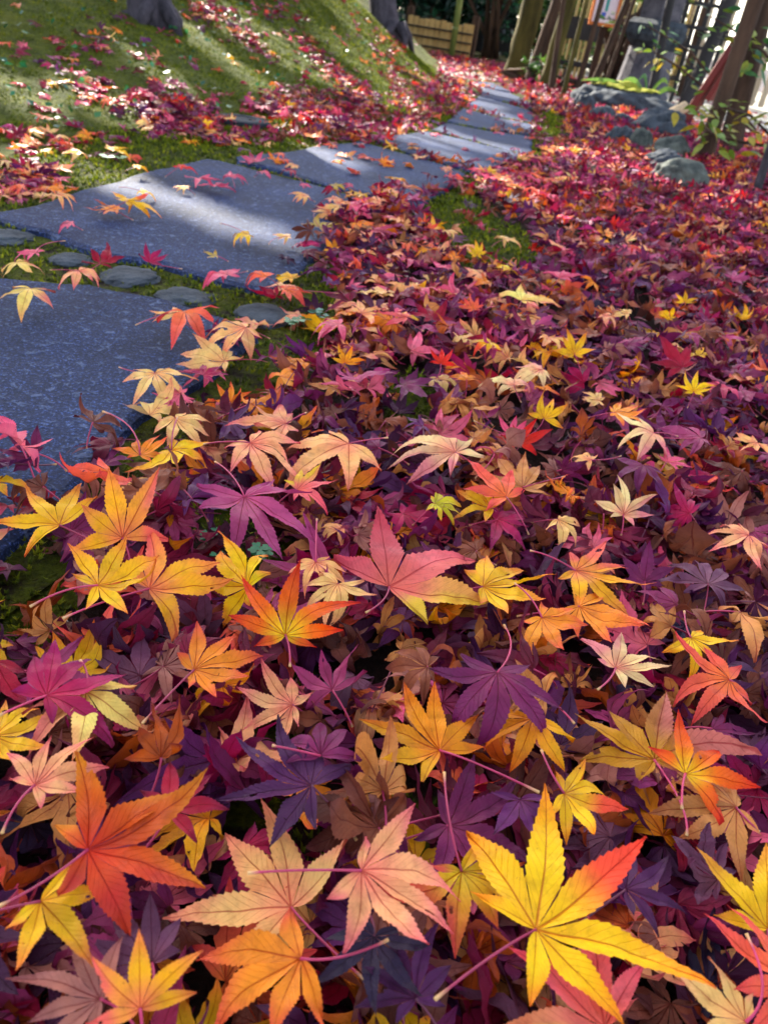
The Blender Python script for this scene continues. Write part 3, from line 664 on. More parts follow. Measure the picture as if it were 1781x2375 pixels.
shrub((1.25, 12.6, .9), (.6, .5, .9), 2600, .14, 'bright green shrub behind the thick mossy trunk', GR, 43)
shrub((-1.9, 12.8, 1.3), (.9, .8, 1.0), 2200, .12, 'green shrub at the top of the bank by the bluish trunk', GR, 44)
shrub((2.3, 13.5, .7), (.9, .4, .7), 2600, .11, 'sunlit green shrub behind the slat fence', GR, 45)
shrub((.3, 18.5, 1.1), (2.4, .7, 1.3), 6500, .24, 'broad blue-green shrub closing the view behind the shed', BG, 46)
shrub((-3.2, 17.5, 1.6), (2.2, .8, 1.3), 5500, .24, 'broad dark shrub beyond the bank top', BG, 47)
shrub((1.55, 9.2, .95), (.35, .25, .35), 420, .1, 'pale green sapling leaves in front of the slat fence by the sign', [(130, 160, 60), (96, 132, 50), (160, 180, 90)], 48, 'sapling')
shrub((.78, 7.9, .12), (.14, .12, .1), 160, .06, 'low green weed at the foot of the three trunks', GR, 49, 'weed')
# leafy branches of a shrub at the right, every leaf a piece
def leaf_piece():
    n = 7; V = []; F = []
    for k in range(n):
        t = k / (n - 1); w = .24 * math.sin(math.pi * min(1, t ** .8)) * (1 - .25 * t) + (.0 if k in (0, n - 1) else .012); z = -.18 * t * t
        V += [(t, -w, z + .07 * w), (t, 0, z - .02), (t, w, z + .07 * w)]
    for k in range(n - 1):
        i = 3 * k; F += [(i, i + 3, i + 4, i + 1), (i + 1, i + 4, i + 5, i + 2)]
    return V, F
LVv, LFf = leaf_piece()
LMES = [mesh_np('leaf', np.array(LVv), LFf, M['foliage'], colors=np.tile(lin(c), (len(LVv), 1))) for c in ((132, 140, 40), (96, 124, 36), (60, 104, 50), (158, 140, 34), (110, 136, 44), (48, 92, 54))]
def spray(label, foot, path_px, depth, nl, size, pal, seed, name='leafy_shrub'):
    r = random.Random(seed); root = thing(name, label, 'shrub', foot, 'leafy branches at the picture edge'); pts = []
    for k, (a, b) in enumerate(path_px): d = ray(a, b); pts.append(CAM + d * ((depth + .12 * math.sin(k * 2.1 + seed)) / d[1]))
    mb = MB(); full = [np.array(foot)] + pts; n = len(full); mb.tube(full, [.009 * (1 - .8 * k / (n - 1)) + .0015 for k in range(n)], 6); part('branch', mb.mesh('branch', M['bark']), root)
    for k in range(nl):
        i = r.randrange(0, len(pts) - 1); t = r.random(); p = pts[i] * (1 - t) + pts[i + 1] * t
        off = Vector((r.gauss(0, 1), r.gauss(0, .8), r.gauss(0, .5))) * size * 1.1; p = Vector(p) + off
        o = obj('leaf', LMES[r.choice(pal)], root); d = Vector((r.gauss(.5, 1), r.gauss(-.2, .8), r.gauss(-.15, .35))).normalized()
        q = d.to_track_quat('X', 'Z') @ Matrix.Rotation(r.gauss(0, .5), 3, 'X').to_quaternion(); s = size * r.uniform(.7, 1.25)
        o.matrix_parent_inverse = Matrix(); o.location = p - Vector(foot); o.rotation_euler = q.to_euler(); o.scale = (s, s, s)
f1 = gp(1860, 520); f1 = np.array([f1[0] + .25, f1[1] + .3, 0])
spray('yellow-green leafy branch hanging before the brown trunks at the picture edge', f1, [(1800, 330), (1740, 268), (1680, 250), (1610, 262)], 4.0, 50, .066, [0, 1, 3, 4, 0], 1)
spray('long low leafy branch reaching across above the bright red leaves', f1 + [.05, .1, 0], [(1820, 345), (1720, 330), (1650, 310), (1630, 290)], 3.9, 30, .062, [0, 3, 1], 2)
spray('dark green leafy branch crossing the upper corner', f1 + [.3, .5, 0], [(1830, 200), (1770, 120), (1700, 70), (1650, 40)], 4.6, 60, .07, [1, 2, 5, 0], 3)
spray('green leafy twig in front of the stone lantern and lattice', np.array([2.3, 6.6, 0]), [(1660, 190), (1600, 120), (1560, 95), (1500, 60)], 6.4, 34, .062, [1, 2, 4, 5], 4)
spray('yellowing leafy twig hanging beside the lantern pillar', np.array([2.2, 6.3, 0]), [(1640, 210), (1580, 160), (1540, 135), (1515, 120)], 6.2, 24, .058, [0, 3, 4], 5)
spray('pale leafy twig beside the orange sign', np.array([1.75, 8.6, 0]), [(1470, 120), (1440, 50), (1420, 45), (1390, 42)], 8.4, 18, .07, [2, 4, 5], 6)
# strap-leaved plant and cut log on the boulder
pb = gp(1492, 258, .0); pb = np.array([pb[0], pb[1] - .05, .0]); root = thing('strap_leaf_plant', 'strap-leaved green plant arching in front of the mossy boulder', 'plant', pb, None)
for k, (dx, hh) in enumerate([(-.55, .28), (-.42, .14), (-.25, .36), (-.12, .44), (.2, .3), (-.6, .06), (.12, .42)]):
    V = []; F = []; n = 9
    for i in range(n):
        t = i / (n - 1); c = pb + np.array([dx * t, -.1 * t + .02 * k, .05 + hh * math.sin(t * 2.2) * .42]); w = .022 * (1 - t ** 2.5) + .002
        V += [c + [0, 0, w], c + [0, -w * .3, -.0], c - [0, 0, w]]
        if i: b = 3 * i; F += [(b - 3, b, b + 1, b - 2), (b - 2, b + 1, b + 2, b - 1)]
    part('strap_leaf', mesh_np('strap_leaf', np.array(V), F, M['foliage'], colors=np.tile(lin((70, 116, 56) if k % 2 else (98, 130, 54)), (len(V), 1))), root)
lg = gp(1500, 250, .1); root = thing('cut_log', 'short pale cut log propped on the mossy boulder', 'log', lg)
mb = MB(); p = lg + np.array([.05, -.12, -.06]); q = p + np.array([.17, .08, .10]); mb.tube([p, (p + q) / 2, q], [.032, .035, .033], 14, .03); part('bark_sleeve', mb.mesh('bark_sleeve', M['cutwood']), root)
mb = MB(); ax = (p - q) / np.linalg.norm(p - q); mb.tube([p + ax * .001, p + ax * .006], [.029, .028], 14); part('cut_face', mb.mesh('cut_face', M['paleslat']), root)
# ------------------------------------------------------------------ maple leaves
def leaf_template(rows_out, across, lobes, rs=.30, teeth=.0, seed=0):
    """flat blade of unit length: vertex data (lobe, along, across, ...) and quads; neighbours share the line centre-sinus"""
    r = np.random.default_rng(seed); lob = sorted(lobes); n = len(lob); ang = [math.radians(a) for a, _ in lob]; Ln = [l for _, l in lob]
    fr = np.linspace(-1, 1, across); data = []; F = []; rin = 2 if rows_out < 5 else 3
    for i in range(n):
        lo = (ang[i] - ang[i - 1]) / 2 if i > 0 else math.radians(34); hi = (ang[i + 1] - ang[i]) / 2 if i < n - 1 else math.radians(34)
        rl = rs * min(1, .5 + .5 * min(Ln[i], Ln[i - 1] if i > 0 else .3) / .9) if i > 0 else .07
        rh = rs * min(1, .5 + .5 * min(Ln[i], Ln[i + 1] if i < n - 1 else .3) / .9) if i < n - 1 else .07
        L = Ln[i]; base = len(data); cnt = 0
        for k in range(rin + rows_out):
            def side(half, rsn, sg):
                a_s, b_s = rsn * math.cos(half), rsn * math.sin(half)
                if k < rin: f = k / rin; return a_s * f, b_s * f
                j = k - rin; u = j / (rows_out - 1) if rows_out > 1 else 1
                uu = u ** .95; a = a_s + (L - a_s) * uu; W = .122 * L ** .8
                b = b_s * (1 - u) ** 1.7 + W * 2.1 * (u ** .72) * (1 - u) ** 1.18
                if teeth and 0 < j < rows_out - 1:
                    if j % 2: b *= 1 + teeth * r.uniform(.6, 1.3); a += teeth * .22 * L
                    else: b *= 1 - teeth * .45
                return a, b
            al, bl = side(lo, rl, -1); ah, bh = side(hi, rh, 1)
            am = (al + ah) / 2
            for f in fr:
                if f < 0: a, b = am + (al - am) * -f, -bl * -f
                else: a, b = am + (ah - am) * f, bh * f
                data.append((i, a, b, L, rl if f < 0 else rh))
            cnt += 1
        for k in range(cnt - 1):
            for j in range(across - 1):
                q = base + k * across + j; F.append((q, q + across, q + across + 1, q + 1))
    D = np.array(data); li = D[:, 0].astype(int)
    return dict(lobe=li, a=D[:, 1], b=D[:, 2], L=D[:, 3], rs=D[:, 4], ang=np.array(ang)[li], n=n, F=np.array(F), v=np.clip(D[:, 1] / D[:, 3], 0, 1), uv=np.stack([D[:, 2] / D[:, 3] + .5, D[:, 1] / D[:, 3]], 1), angs=np.array(ang))
L7 = [(0, 1), (37, .96), (-37, .96), (76, .78), (-76, .78), (121, .44), (-121, .44)]
L7b = [(0, 1), (33, .92), (-35, .95), (70, .74), (-72, .7), (112, .36), (-116, .4)]
L5 = [(0, 1), (46, .9), (-46, .9), (98, .58), (-98, .58)]
def jit(lobes, s):
    r = np.random.default_rng(s); return [(a + r.normal() * 5.5, l * (1 + r.normal() * .11)) for a, l in lobes]
HT = [leaf_template(25, 7, L7, .35, .085, 1), leaf_template(25, 7, L7b, .38, .08, 2), leaf_template(25, 7, L5, .34, .085, 3)] + [leaf_template(25, 7, jit((L7, L7b, L5)[k % 3], k), .27 + .03 * (k % 4), .08, k) for k in range(12)]
NT = [leaf_template(9, 5, jit((L7, L7b, L5)[k % 3], 30 + k), .33, .07, k) for k in range(6)]
MT = [leaf_template(5, 3, L7, .34, 0, 7), leaf_template(5, 3, L7b, .36, 0, 8)]
FT = [leaf_template(3, 3, L5, .30, 0, 9), leaf_template(3, 3, [(0, 1), (40, .9), (-40, .9), (85, .65), (-85, .65)], .3, 0, 10)]

def shape_leaf(T, r, curl=.3, droop=0.0, bend=.5, fold=.15, rip=.02, warp=None):
    """curl the lobes, fold them along their midribs and bend the whole blade; unit length, z up"""
    n = T['n']; k = droop + r.normal(size=n) * curl; k = np.where(np.abs(k) < .02, .02, k)[T['lobe']]
    s = np.maximum(T['a'] - T['rs'] * .8, 0); a0 = T['a'] - s
    a = a0 + np.sin(k * s) / k; z = (1 - np.cos(k * s)) / k
    fd = (fold * r.uniform(.3, 1.6, n))[T['lobe']]; bb = T['b']; w_ = smooth(.0, .35, s)
    tw = (r.normal(size=n) * curl * .5)[T['lobe']]
    z = z + fd * np.abs(bb) + tw * bb * w_
    bb = bb * (1 - .25 * np.minimum(np.abs(fd), 1.2))
    side = (r.normal(size=n) * .26)[T['lobe']]; bb = bb + side * s * s
    x = a * np.cos(T['ang']) - bb * np.sin(T['ang']); y = a * np.sin(T['ang']) + bb * np.cos(T['ang'])
    p1, p2 = r.uniform(0, 6.28, 2)
    z = z + rip * np.sin(9 * x + p1) * np.sin(8 * y + p2) + rip * .5 * np.sin(23 * x + p2) * np.sin(19 * y + p1) * smooth(.1, .5, np.hypot(x, y))
    if abs(bend) > .02:
        ph = r.uniform(0, math.pi); c, sn = math.cos(ph), math.sin(ph); p = c * x + sn * y; q = -sn * x + c * y; R = 1 / bend
        p, z = (R - z) * np.sin(p / R), R - (R - z) * np.cos(p / R); x = c * p - sn * q; y = sn * p + c * q
    return np.stack([x, y, z], 1)
# palettes: colour at the heart, half way, at the tips, and (optional) another colour toward one side
PAL = {
 'gold': ((228, 164, 52), (236, 184, 60), (230, 128, 74), None), 'goldpink': ((224, 124, 84), (236, 170, 66), (226, 126, 82), (222, 92, 96)),
 'yellowred': ((232, 178, 54), (240, 188, 62), (232, 134, 62), (222, 72, 66)), 'olivered': ((206, 168, 52), (218, 164, 62), (204, 92, 66), (200, 70, 74)),
 'peach': ((238, 146, 110), (243, 180, 118), (236, 134, 112), None), 'peachpink': ((234, 134, 112), (240, 172, 124), (226, 108, 118), None),
 'orange': ((232, 138, 70), (234, 142, 68), (222, 88, 74), None), 'orangegold': ((226, 132, 52), (232, 150, 58), (216, 104, 48), (226, 166, 60)),
 'coral': ((232, 120, 74), (228, 104, 82), (220, 84, 86), None), 'rosegold': ((224, 110, 96), (224, 106, 110), (214, 80, 96), (232, 198, 80)),
 'rose': ((214, 92, 110), (216, 96, 120), (204, 80, 112), None), 'pink': ((222, 116, 124), (220, 106, 126), (208, 86, 116), None),
 'mauve': ((172, 76, 108), (160, 70, 104), (142, 54, 98), None), 'magenta': ((178, 44, 76), (164, 42, 80), (140, 36, 84), None),
 'fire': ((238, 190, 62), (230, 110, 48), (204, 52, 42), None), 'red': ((206, 62, 44), (212, 56, 44), (196, 40, 50), None),
 'crimson': ((146, 34, 52), (158, 36, 54), (122, 30, 58), None), 'redgold': ((196, 62, 44), (206, 92, 46), (218, 138, 54), (178, 46, 52)),
 'cream': ((236, 170, 112), (240, 196, 126), (234, 150, 120), None), 'creampink': ((232, 150, 122), (240, 204, 146), (236, 190, 150), (222, 118, 132)),
 'paleyellow': ((238, 196, 112), (242, 208, 122), (236, 168, 112), (224, 108, 112)), 'yellow': ((232, 178, 58), (240, 192, 74), (232, 150, 78), None),
 'yellowgreen': ((204, 196, 72), (222, 204, 80), (230, 160, 76), None), 'straw': ((170, 140, 70), (196, 164, 82), (176, 130, 66), None),
 'mottled': ((190, 136, 56), (186, 130, 44), (168, 112, 44), (196, 110, 108)), 'tan': ((196, 130, 84), (206, 142, 88), (180, 108, 74), None),
 'dusty': ((160, 104, 96), (172, 114, 100), (142, 84, 84), None), 'rust': ((168, 82, 48), (176, 86, 46), (130, 54, 46), None), 'brown': ((132, 74, 58), (140, 80, 58), (108, 58, 54), None),
 'plum': ((122, 44, 78), (112, 40, 80), (96, 32, 72), None), 'violet': ((104, 44, 88), (96, 40, 88), (84, 34, 78), None), 'indigo': ((84, 38, 74), (76, 34, 72), (66, 30, 64), None),
 'greyplum': ((118, 72, 88), (106, 62, 84), (92, 52, 76), None), 'navy': ((52, 38, 62), (46, 34, 58), (44, 30, 52), None), 'maroon': ((108, 34, 50), (104, 34, 54), (84, 28, 52), None),
 'darkplum': ((76, 32, 58), (70, 30, 58), (60, 26, 52), None), 'tobacco': ((112, 62, 48), (104, 56, 46), (84, 44, 46), None), 'wine': ((134, 38, 62), (126, 36, 62), (104, 32, 60), None)}
def vivid(c, k=1.14):
    c = lin(c); g = float(c @ [.3, .5, .2]); return np.clip(g + (c - g) * k, .004, .92)
PLIN = {k: [vivid(c) if c is not None else None for c in v] for k, v in PAL.items()}
def leaf_colors(T, pal, r, strength=.07, lobe=None):
    c0, c1, c2, alt = PLIN[pal]; v = T['v'][:, None]; e = (np.abs(T['b']) / (.14 * T['L']))[:, None]
    f1 = smooth(.05, .5, v); f2 = smooth(.45, 1.0, v + .15 * np.clip(e, 0, 1) - .05)
    C = c0 + (c1 - c0) * f1; C = C + (c2 - C) * f2
    if alt is not None:
        sg = 1 if r.random() < .5 else -1; wgt = smooth(.1, .9, sg * np.sin(T['ang'] + .25 * np.sign(T['b']))) * smooth(.15, .6, T['v'])
        if pal == 'yellowred': wgt = (T['lobe'] == (T['n'] // 2 if lobe is None else lobe)) * smooth(.22, .6, T['v']) * 1.1
        C = C + (alt - C) * (wgt * .85)[:, None]
    jl = 1 + r.normal(size=(T['n'], 1)) * strength * 1.4
    C = C * jl[T['lobe']] * (1 + r.normal() * strength)
    return np.clip(C, .003, .95)
def frame(heading, n):
    x = heading / np.linalg.norm(heading); z = n - x * np.dot(n, x); z /= np.linalg.norm(z); return np.stack([x, np.cross(z, x), z], 1)
def litter_z(x, y):
    m = moss_amount(np.atleast_1d(x), np.atleast_1d(y))
    z = .014 + .012 * (1 + wob(x, y, 5.0)) + .022 * smooth(.75, .2, y)
    return z * (1 - .75 * m)
def surf_z(x, y):
    g = float(H(x, y)); s = bool(on_slab(np.array([x]), np.array([y]))[0])
    if s: return ST + .001 + (float(litter_z(x, y)[0]) if x > path_right(y) else 0)
    if x < path_left(y): return g + .004
    return g + float(litter_z(x, y)[0])

CR = {1: (0, 0), 3: (0, 450), 4: (881, 450), 5: (0, 900), 6: (881, 900), 7: (0, 1450), 8: (881, 1450)}
S_ = 900 / 1659
def cp(c, x, y): return CR[c][0] + x * S_, CR[c][1] + y * S_
HERO = []
def h(c, jx, jy, tx, ty, pal, label, style='f', tau=10, stem=None, z=.0, t=None, sig=0):
    HERO.append(dict(c=c, j=cp(c, jx, jy), t=cp(c, tx, ty), pal=pal, label=label, style=style, tau=tau, stem=cp(c, *stem) if stem else None, z=z, T=t, sig=sig))
# the large front leaves
h(8, 665, 1305, 1145, 980, 'yellowred', 'large bright yellow maple leaf with one scarlet lobe and long pink stem', 'f', 12, (235, 1600), .03, 0)
h(7, 1245, 1205, 860, 850, 'peach', 'large peach maple leaf whose pink stem slants toward the front', 'f', 10, (1560, 1515), .03, 0)
h(7, 1545, 1055, 2010, 1250, 'peachpink', 'large peach maple leaf with pink stem lying across its peach neighbour', 'f', 10, (1060, 1060), .036, 0)
h(8, 350, 1050, 560, 1400, 'olivered', 'olive-yellow maple leaf with red lower lobes tucked under the large yellow one', 'f', 8, (275, 630), .018, 0)
h(8, 960, 1720, 470, 1350, 'rosegold', 'rose-pink maple leaf cut by the lower picture edge', 'f', 8, None, .022, 0)
h(8, 1790, 1560, 1400, 1290, 'coral', 'red-orange maple leaf entering from the side at the lower corner', 'f', 12, None, .022, 0)
h(8, 1660, 1295, 1600, 890, 'yellow', 'yellow maple leaf standing at the picture side above the red-orange one', 'f', 24, None, .02, 2)
h(8, 1560, 1700, 1285, 1520, 'cream', 'pale creased maple leaf with upright pink stem at the bottom corner', 'f', 8, (1565, 1320), .02, 0)
h(8, 785, 725, 1085, 812, 'yellowred', 'yellow and orange starry maple leaf behind the large yellow one', 'f', 12, (690, 535), .02, 0)
h(8, 255, 535, 40, 290, 'orangegold', 'large orange maple leaf with a small hole and long pink stem', 'f', 16, (680, 715), .02, 0)
h(8, 1170, 578, 950, 260, 'mottled', 'large mottled ochre maple leaf with brown blotches and a dark stem', 'f', 14, (1310, 900), .02, 1)
h(8, 1305, 635, 1500, 480, 'fire', 'orange maple leaf with red tips resting on the mottled ochre one', 'f', 14, (1290, 785), .03, 2)
h(8, 1475, 265, 1190, 255, 'coral', 'coral red maple leaf behind the mottled ochre leaf', 'f', 10, (1560, 290), .02, 0)
h(8, 1320, 70, 1500, 200, 'yellowred', 'yellow maple leaf with coral lobes and short upright dark stem', 'd', 8, (1300, -60), .026, 0)
h(8, 1005, 185, 1160, 80, 'creampink', 'pale pink and cream maple leaf beside the coral red leaf', 'f', 14, (930, 275), .026, 0)
h(6, 690, 985, 900, 1110, 'orange', 'orange starry maple leaf above the pale pink and cream leaf', 'f', 10, (575, 835), .02, 0)
h(6, 850, 940, 1115, 1075, 'orange', 'orange maple leaf overlapped by the golden leaf with a pink stem', 'f', 8, None, .016, 1)
h(6, 835, 780, 1140, 885, 'goldpink', 'golden maple leaf with pinkish right tips and long pink stem', 'f', 12, (640, 695), .026, 0)
h(6, 440, 850, 745, 832, 'gold', 'yellow maple leaf with orange edges between the golden and the half pink leaf', 'f', 10, None, .02, 1)
h(6, 40, 850, 390, 655, 'rosegold', 'half pink half yellow maple leaf with broad spread lobes', 'f', 12, (-60, 960), .022, 0)
h(5, 1220, 1060, 1225, 735, 'fire', 'scarlet maple leaf with a glowing yellow heart, tips standing up', 'u', 30, (1240, 1190), .03, 0)
h(5, 1045, 495, 1210, 720, 'mauve', 'flat mauve maple leaf with long thin stem above the scarlet one', 'f', 12, (920, 315), .024, 0)
h(5, 525, 640, 470, 325, 'goldpink', 'tall golden maple leaf with pink lower lobes standing beside the slab', 'u', 34, None, .03, 0)
h(5, 255, 580, 25, 450, 'gold', 'golden maple leaf reaching onto the near slab corner', 'f', 18, None, .02, 1)
h(5, 420, 850, 715, 738, 'gold', 'golden maple leaf with curved pink stem in front of the tall golden one', 'f', 14, (130, 935), .03, 0)
h(5, 640, 855, 950, 695, 'goldpink', 'golden maple leaf with orange-pink tips under the other golden leaves', 'f', 10, (270, 985), .018, 0)
h(5, 215, 1045, 75, 990, 'tan', 'curled tan maple leaf on the moss in front of the golden cluster', 'c', 20, None, .016, 2)
h(5, 1350, 750, 1400, 860, 'peach', 'peach maple leaf with upright pink stem right behind the scarlet leaf', 'd', 10, (1355, 560), .02, 1)
h(5, 1440, 880, 1375, 1015, 'cream', 'cream maple leaf half hidden behind the scarlet leaf', 'd', 14, None, .014, 1)
h(5, 1070, 255, 1270, 368, 'peachpink', 'peach-pink maple leaf with a fan of lobes above the mauve one', 'd', 14, (870, 240), .024, 0)
h(5, 1225, 150, 970, 145, 'peachpink', 'salmon maple leaf lying behind the peach-pink fan', 'f', 8, (1310, 105), .018, 1)
h(5, 1490, 245, 1240, 330, 'peach', 'salmon maple leaf with a thin stem pointing away to the side', 'd', 12, (1659, 212), .022, 0)
h(5, 1270, 430, 1450, 410, 'rosegold', 'red-pink maple leaf with one pale yellow lobe over the mauve leaf', 'f', 10, None, .016, 0)
h(5, 600, 290, 640, 200, 'orange', 'orange maple leaf with stem lying on the slab', 'f', 26, (440, 100), .02, 1)
h(5, 735, 265, 915, 330, 'gold', 'amber maple leaf beside the orange one at the slab edge', 'f', 16, (760, 125), .018, 1)
h(5, 750, 130, 850, 218, 'cream', 'cream-yellow maple leaf at the slab edge above the orange pair', 'd', 14, None, .016, 0)
h(5, 780, 45, 690, 96, 'pink', 'pink maple leaf under the cream one at the slab edge', 'f', 10, None, .012, 0)
h(3, 985, 890, 980, 815, 'orange', 'vivid orange upright maple leaf beside the pink leaf at the slab edge', 'u', 34, None, .02, 2)
h(5, 470, 370, 225, 445, 'coral', 'curled coral leaf edge-on over the slab behind the tall golden leaf', 'c', 14, None, .02, 2)
h(7, 200, 300, 460, 85, 'magenta', 'magenta maple leaf with raised lobes above the pale yellow one', 'f', 20, (0, 385), .026, 0)
h(7, 370, 310, 435, 600, 'paleyellow', 'pale yellow maple leaf with pink tips under the magenta leaf', 'd', 14, (345, 150), .02, 0)
h(7, 150, 685, 340, 500, 'peachpink', 'peach maple leaf with thick pink stem near the picture side', 'f', 12, (10, 890), .024, 0)
h(7, 380, 985, 880, 835, 'redgold', 'big red and orange wet-looking maple leaf with long pointed lobes', 'f', 14, (0, 1200), .03, 0)
h(7, 175, 1180, 395, 1420, 'gold', 'large spotted yellow maple leaf with dark heart at the lower side', 'f', 12, (-80, 1240), .026, 0)
h(7, 720, 790, 935, 595, 'crimson', 'crimson wet maple leaf behind the red and orange one', 'f', 16, None, .018, 1)
h(7, 1330, 690, 970, 565, 'indigo', 'large dark violet maple leaf beside the moss gap', 'f', 14, None, .016, 0)
h(7, 1285, 1430, 860, 1610, 'orange', 'orange maple leaf beneath the large peach one, lobes cut by the bottom edge', 'd', 8, (1659, 1345), .018, 0)
h(7, 830, 190, 1125, 125, 'orange', 'orange-peach maple leaf with long slanting pink stem', 'f', 12, (610, 420), .024, 0)
h(7, 1250, 345, 990, 312, 'peachpink', 'small starry peach maple leaf beside the mossy hollow', 'f', 12, None, .016, 0)
h(7, 1370, 560, 1350, 350, 'plum', 'purple-brown maple leaf with drooping pink lower lobes and pale stem', 'd', 18, (1165, 515), .022, 0)
h(7, 690, 560, 690, 350, 'rust', 'curled rust-brown maple leaf behind the crimson one', 'c', 26, None, .02, 2)
h(7, -20, 480, 165, 430, 'gold', 'yellow maple leaf entering from the side under the magenta leaf', 'f', 8, None, .012, 1)
h(7, 600, 1640, 560, 1395, 'goldpink', 'small folded yellow and orange maple leaf at the bottom edge', 'u', 26, None, .022, 2)
h(7, 430, 1600, 290, 1530, 'dusty', 'dusty pink-brown maple leaf beside the folded yellow one at the bottom', 'f', 14, None, .016, 0)
h(7, 650, 1440, 470, 1240, 'greyplum', 'big grey-purple maple leaf lying flat below the red and orange one', 'f', 8, (650, 1560), .012, 1)
h(7, 1600, 1330, 1560, 1590, 'navy', 'blue-black maple leaf under the crossing pink stems', 'f', 8, None, .012, 1)
h(8, 470, 310, 510, 640, 'plum', 'dull plum maple leaf hanging with a tall upright stem', 'd', 20, (530, 0), .024, 0)
h(8, 640, 430, 620, 675, 'orangegold', 'narrow orange and yellow maple leaf with a magenta fold', 'd', 14, None, .016, 2)
h(8, 600, 740, 640, 950, 'violet', 'brown-violet maple leaf with pinholes by the starry yellow-orange one', 'f', 10, None, .012, 0)
h(8, 1510, 800, 1190, 790, 'tan', 'tan drooping maple leaf below the mottled ochre one', 'd', 12, (1620, 885), .02, 0)
h(8, 195, 205, 40, 195, 'brown', 'brown curled maple leaf above the orange one with the hole', 'd', 16, None, .02, 0)
h(8, 700, 300, 605, 272, 'tan', 'small crumpled tan maple leaf beside the dull plum one', 'c', 18, (830, 420), .02, 0)
h(8, 1440, 1090, 1310, 1005, 'greyplum', 'grey-brown crumpled maple leaf beneath the tan drooping one', 'c', 14, None, .014, 0)
h(8, 1050, 1130, 1190, 1062, 'indigo', 'blue-violet maple leaf behind the scarlet lobe of the large yellow leaf', 'f', 8, None, .01, 1)
h(8, 1420, 440, 1630, 570, 'plum', 'plum maple leaf spread to the side of the orange red-tipped one', 'f', 10, None, .012, 0)
h(8, 150, 1600, 90, 1450, 'indigo', 'dark indigo maple leaf at the bottom edge below the peach pair', 'f', 8, None, .01, 0)
h(6, 1040, 540, 1072, 425, 'creampink', 'cream and pink maple leaf with a red fleck, lobes raised', 'u', 26, None, .024, 0)
h(6, 540, 465, 385, 342, 'coral', 'coral maple leaf lying on a yellow-orange one in mid litter', 'f', 16, None, .024, 0)
h(6, 480, 515, 290, 437, 'gold', 'yellow-orange maple leaf under the coral one', 'f', 10, None, .014, 1)
h(6, 610, 425, 585, 285, 'tan', 'ochre narrow-lobed maple leaf beside the coral one', 'f', 24, (790, 378), .02, 0)
h(6, 600, 240, 658, 120, 'red', 'bright red upright maple leaf with black speck', 'u', 34, None, .02, 0)
h(6, 560, 205, 575, 108, 'rose', 'rose upright maple lobe beside the bright red leaf', 'u', 34, (400, 140), .014, 2)
h(6, 310, 330, 80, 215, 'creampink', 'cream-pink starfish-like maple leaf over purple litter', 'd', 10, None, .02, 0)
h(6, 700, 130, 752, 28, 'gold', 'gold maple leaf standing behind the bright red one', 'u', 30, None, .02, 0)
h(6, 1000, 105, 1155, 128, 'orange', 'long orange maple leaf with sharp lobes behind the bright red one', 'f', 8, None, .02, 0)
h(6, 935, 55, 838, 30, 'cream', 'cream maple leaf just beyond the long orange one', 'f', 14, None, .016, 0)
h(6, 1160, 215, 990, 230, 'creampink', 'pale peach drooping maple leaf to the side of the long orange one', 'd', 12, None, .024, 0)
h(6, 1370, 210, 1185, 188, 'mauve', 'mauve-rose maple leaf next to the pale peach drooping one', 'f', 10, (1180, 210), .018, 0)
h(6, 1610, 235, 1538, 265, 'peach', 'peach maple leaf cut by the picture side behind the mauve-rose one', 'f', 12, None, .02, 0)
h(6, 900, 310, 825, 282, 'peach', 'small curled peach maple leaf in front of the cream and gold ones', 'd', 14, (1030, 290), .02, 2)
h(6, 1570, 640, 1442, 690, 'peachpink', 'peach-pink drooping maple leaf near the picture side in mid litter', 'd', 12, None, .024, 0)
h(6, 230, 500, 358, 520, 'yellowgreen', 'yellow-green maple leaf with pink tip beside the yellow-orange one', 'd', 12, None, .018, 1)
h(6, 500, 565, 690, 625, 'magenta', 'magenta slanting maple leaf under the coral and yellow pair', 'f', 8, None, .008, 1)
h(6, 1130, 830, 1145, 705, 'plum', 'frosted plum maple leaf rising behind the golden pink-tipped one', 'u', 28, None, .018, 2)
h(6, 1400, 840, 1375, 685, 'greyplum', 'grey-plum drooping maple leaf to the side of the frosted plum one', 'd', 20, None, .016, 0)
h(6, 1120, 345, 1090, 435, 'plum', 'dark plum maple leaf with fanned lobes below the pale peach one', 'd', 14, None, .014, 0)
h(6, 1225, 315, 1288, 300, 'rose', 'rose maple leaf beside the dark plum fan', 'f', 12, None, .016, 2)
h(6, 400, 215, 540, 240, 'tan', 'tan half-rolled maple leaf above the cream-pink starfish one', 'c', 14, None, .018, 0)
h(6, 185, 160, 112, 162, 'violet', 'blue-violet maple leaf by the mossy spot in mid litter', 'f', 10, (185, 240), .014, 0)
h(6, 820, 455, 720, 458, 'orange', 'crumpled peach-orange maple leaf beside the cream and pink one', 'c', 16, None, .018, 0)
h(6, 755, 580, 825, 622, 'cream', 'small cream curled maple leaf in front of the crumpled orange one', 'd', 16, None, .016, 2)
